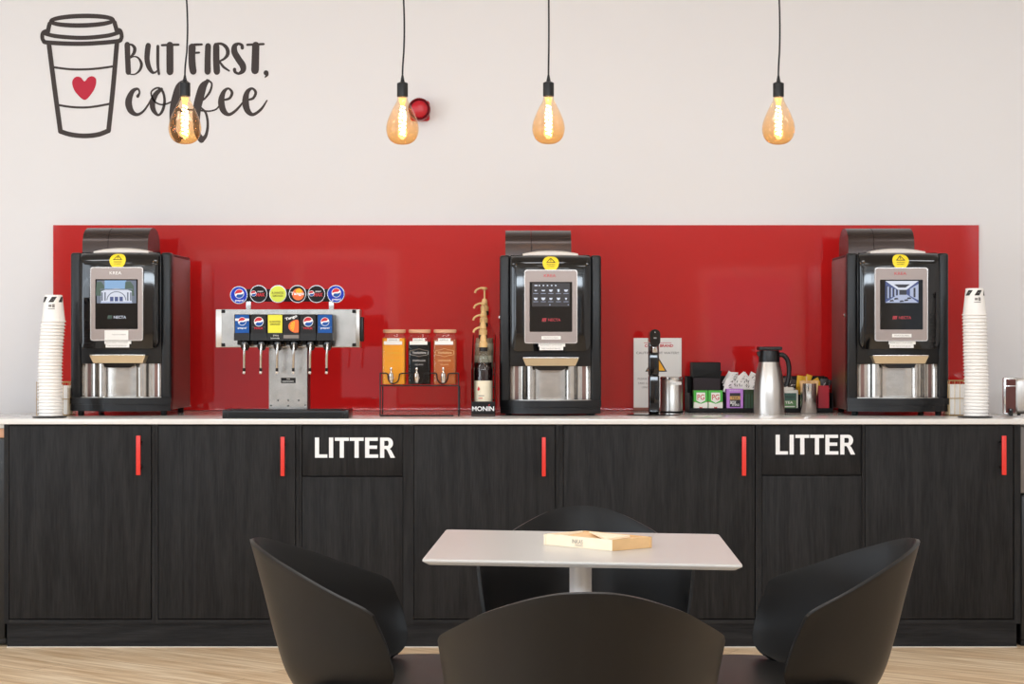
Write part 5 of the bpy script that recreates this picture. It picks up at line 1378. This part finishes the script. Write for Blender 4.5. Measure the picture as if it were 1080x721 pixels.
R20 = [(0.0, -0.212, 0.470), (0.037, -0.205, 0.470), (0.075, -0.186, 0.470), (0.113, -0.154, 0.472), (0.150, -0.112, 0.475), (0.186, -0.066, 0.480), (0.215, -0.024, 0.484), (0.2345, 0.014, 0.487), (0.2425, 0.040, 0.490)]
R05 = [(0.0, -0.180, 0.425), (0.033, -0.174, 0.425), (0.066, -0.157, 0.427), (0.100, -0.130, 0.431), (0.133, -0.096, 0.437), (0.167, -0.058, 0.446), (0.197, -0.024, 0.455), (0.2200, 0.008, 0.463), (0.2320, 0.030, 0.470)]
R00 = [(0.0, -0.120, 0.404), (0.028, -0.117, 0.404), (0.056, -0.110, 0.406), (0.085, -0.096, 0.410), (0.115, -0.076, 0.417), (0.147, -0.050, 0.427), (0.178, -0.024, 0.440), (0.2040, 0.000, 0.452), (0.2200, 0.016, 0.460)]
def chair(x, y, rz, lab):
    r = empty('tub_chair', (x, y, 0), rz, lab, 'chair', 'black tub chairs around the table')
    cols = []
    for col in zip(R00, R05, R20, R45, R70, RIM): cols.append(cat([tuple(p) for p in col], 4))
    half = [cat([c[k] for c in cols], 4) for k in range(len(cols[0]))]
    grid = [[(-a, b, c) for a, b, c in h[::-1]] + h[1:] for h in half]
    nc = len(grid[0]); vs = [p for g_ in grid for p in g_]
    m = MB(); m.add(vs, [(j * nc + i, j * nc + i + 1, (j + 1) * nc + i + 1, (j + 1) * nc + i) for j in range(len(grid) - 1) for i in range(nc - 1)], 'chair_plastic', True)
    o = m.build('shell', r, split=False)
    md = o.modifiers.new('thickness', 'SOLIDIFY'); md.thickness = 0.0090; md.offset = 0
    md = o.modifiers.new('edge', 'BEVEL'); md.width = 0.0028; md.segments = 3; md.limit_method = 'ANGLE'; md.angle_limit = math.radians(50)
    # seat pan
    n = 16; vs = []
    for i in range(n + 1):
        for j in range(n + 1):
            u, v = i / n * 2 - 1, j / n * 2 - 1
            uu, vv = u * math.sqrt(1 - v * v * 0.36), v * math.sqrt(1 - u * u * 0.36)
            xx, yy = uu * 0.262, 0.045 + vv * 0.232
            z = 0.445 + 0.012 * (u * u) + 0.004 * v - 0.018 * max(0, v) ** 4 * 1.0 - 0.010 * max(0, -v) ** 2
            if yy < 0: xx *= 1 - 0.25 * (-yy / 0.2)
            vs.append((xx, yy, z))
    H = n + 1
    s = MB(); s.add(vs, [(i * H + j, (i + 1) * H + j, (i + 1) * H + j + 1, i * H + j + 1) for i in range(n) for j in range(n)], 'chair_plastic', True)
    o = s.build('seat', r, split=False)
    md = o.modifiers.new('thickness', 'SOLIDIFY'); md.thickness = 0.009; md.offset = -1
    md = o.modifiers.new('sub', 'SUBSURF'); md.levels = 1; md.render_levels = 1
    for sx_ in (-1, 1):
        for sy_ in (-1, 1):
            MB().tube([(sx_ * 0.13, 0.03 + sy_ * 0.12, 0.405), (sx_ * 0.17, 0.03 + sy_ * 0.16, 0.25), (sx_ * 0.215, 0.03 + sy_ * 0.205, 0.0006)], [0.015, 0.013, 0.010], 'black_satin', 14).build('leg', r)
    MB().rbox(-0.14, 0.14, -0.10, 0.16, 0.395, 0.412, 0.006, 'black_satin').build('under_frame', r)
    return r
chair(X(620, -3.88), -3.59, 0.0, 'black tub chair in the foreground seen from behind')
chair(0.184, -2.51, PI, 'black tub chair on the far side of the table facing the camera')
chair(-0.285, -3.02, -PI / 2, 'black tub chair at the left of the table facing right')
chair(0.603, -3.03, PI / 2, 'black tub chair at the right of the table facing left')

# ------------------------------------------------------------ lights
def area(name, loc, rot, sx_, sy_, e_, col):
    L = bpy.data.lights.new(name, 'AREA'); L.shape = 'RECTANGLE'; L.size = sx_; L.size_y = sy_; L.energy = e_; L.color = col
    o = bpy.data.objects.new(name, L); COL.objects.link(o); o.location = loc; o.rotation_euler = rot; return o
for i, (lx, ly) in enumerate([(-2.6, -1.4), (0.0, -1.4), (2.6, -1.4), (-2.6, -4.4), (0.0, -4.4), (2.6, -4.4), (-1.6, -7.6), (1.6, -7.6)]):  # unseen ceiling panels, added to light wall and floor evenly
    c = empty('added_ceiling_light', (lx, ly, ZC), 0, 'flat white light panel added on the unseen ceiling', 'ceiling light', 'added ceiling light panels')
    MB().rbox(-0.62, 0.62, -0.32, 0.32, -0.022, -0.001, 0.003, 'white_frame').build('housing', c)
    MB().box(-0.59, 0.59, -0.29, 0.29, -0.0235, -0.0225, 'added_panel_glow').build('diffuser', c)
    o = area('added_panel_lamp', (0, 0, -0.026), (0, 0, 0), 1.16, 0.56, 19.0, (0.94, 0.97, 1.0)); o.parent = c
for a, b in LWIN:
    area('daylight', (XL - 0.25, (a + b) / 2, 1.65), (0, -PI / 2, 0), 2.1, b - a - 0.1, 105.0, (0.84, 0.92, 1.0))
W = bpy.data.worlds.new('World'); S.world = W; W.use_nodes = True
W.node_tree.nodes['Background'].inputs[0].default_value = (0.86, 0.92, 1.0, 1); W.node_tree.nodes['Background'].inputs[1].default_value = 0.9
area('added_high_daylight', (0, YR - 0.2, 2.75), (PI / 2, 0, 0), 9.0, 0.6, 400.0, (0.83, 0.92, 1.0))  # added lamp outside the strip window, brightens the back wall

# ------------------------------------------------------------ camera
cam = bpy.data.cameras.new('Camera'); cam.sensor_width = 36.0; cam.lens = F / 1080.0 * 36.0; cam.clip_start = 0.05
co = bpy.data.objects.new('Camera', cam); COL.objects.link(co); co.location = (0, CAMY, CAMZ); co.rotation_euler = (PI / 2, 0, 0)
S.camera = co
S.view_settings.view_transform = 'Standard'; S.view_settings.look = 'None'
S.view_settings.exposure = -0.32; S.view_settings.gamma = 1.0; S.view_settings.use_curve_mapping = False
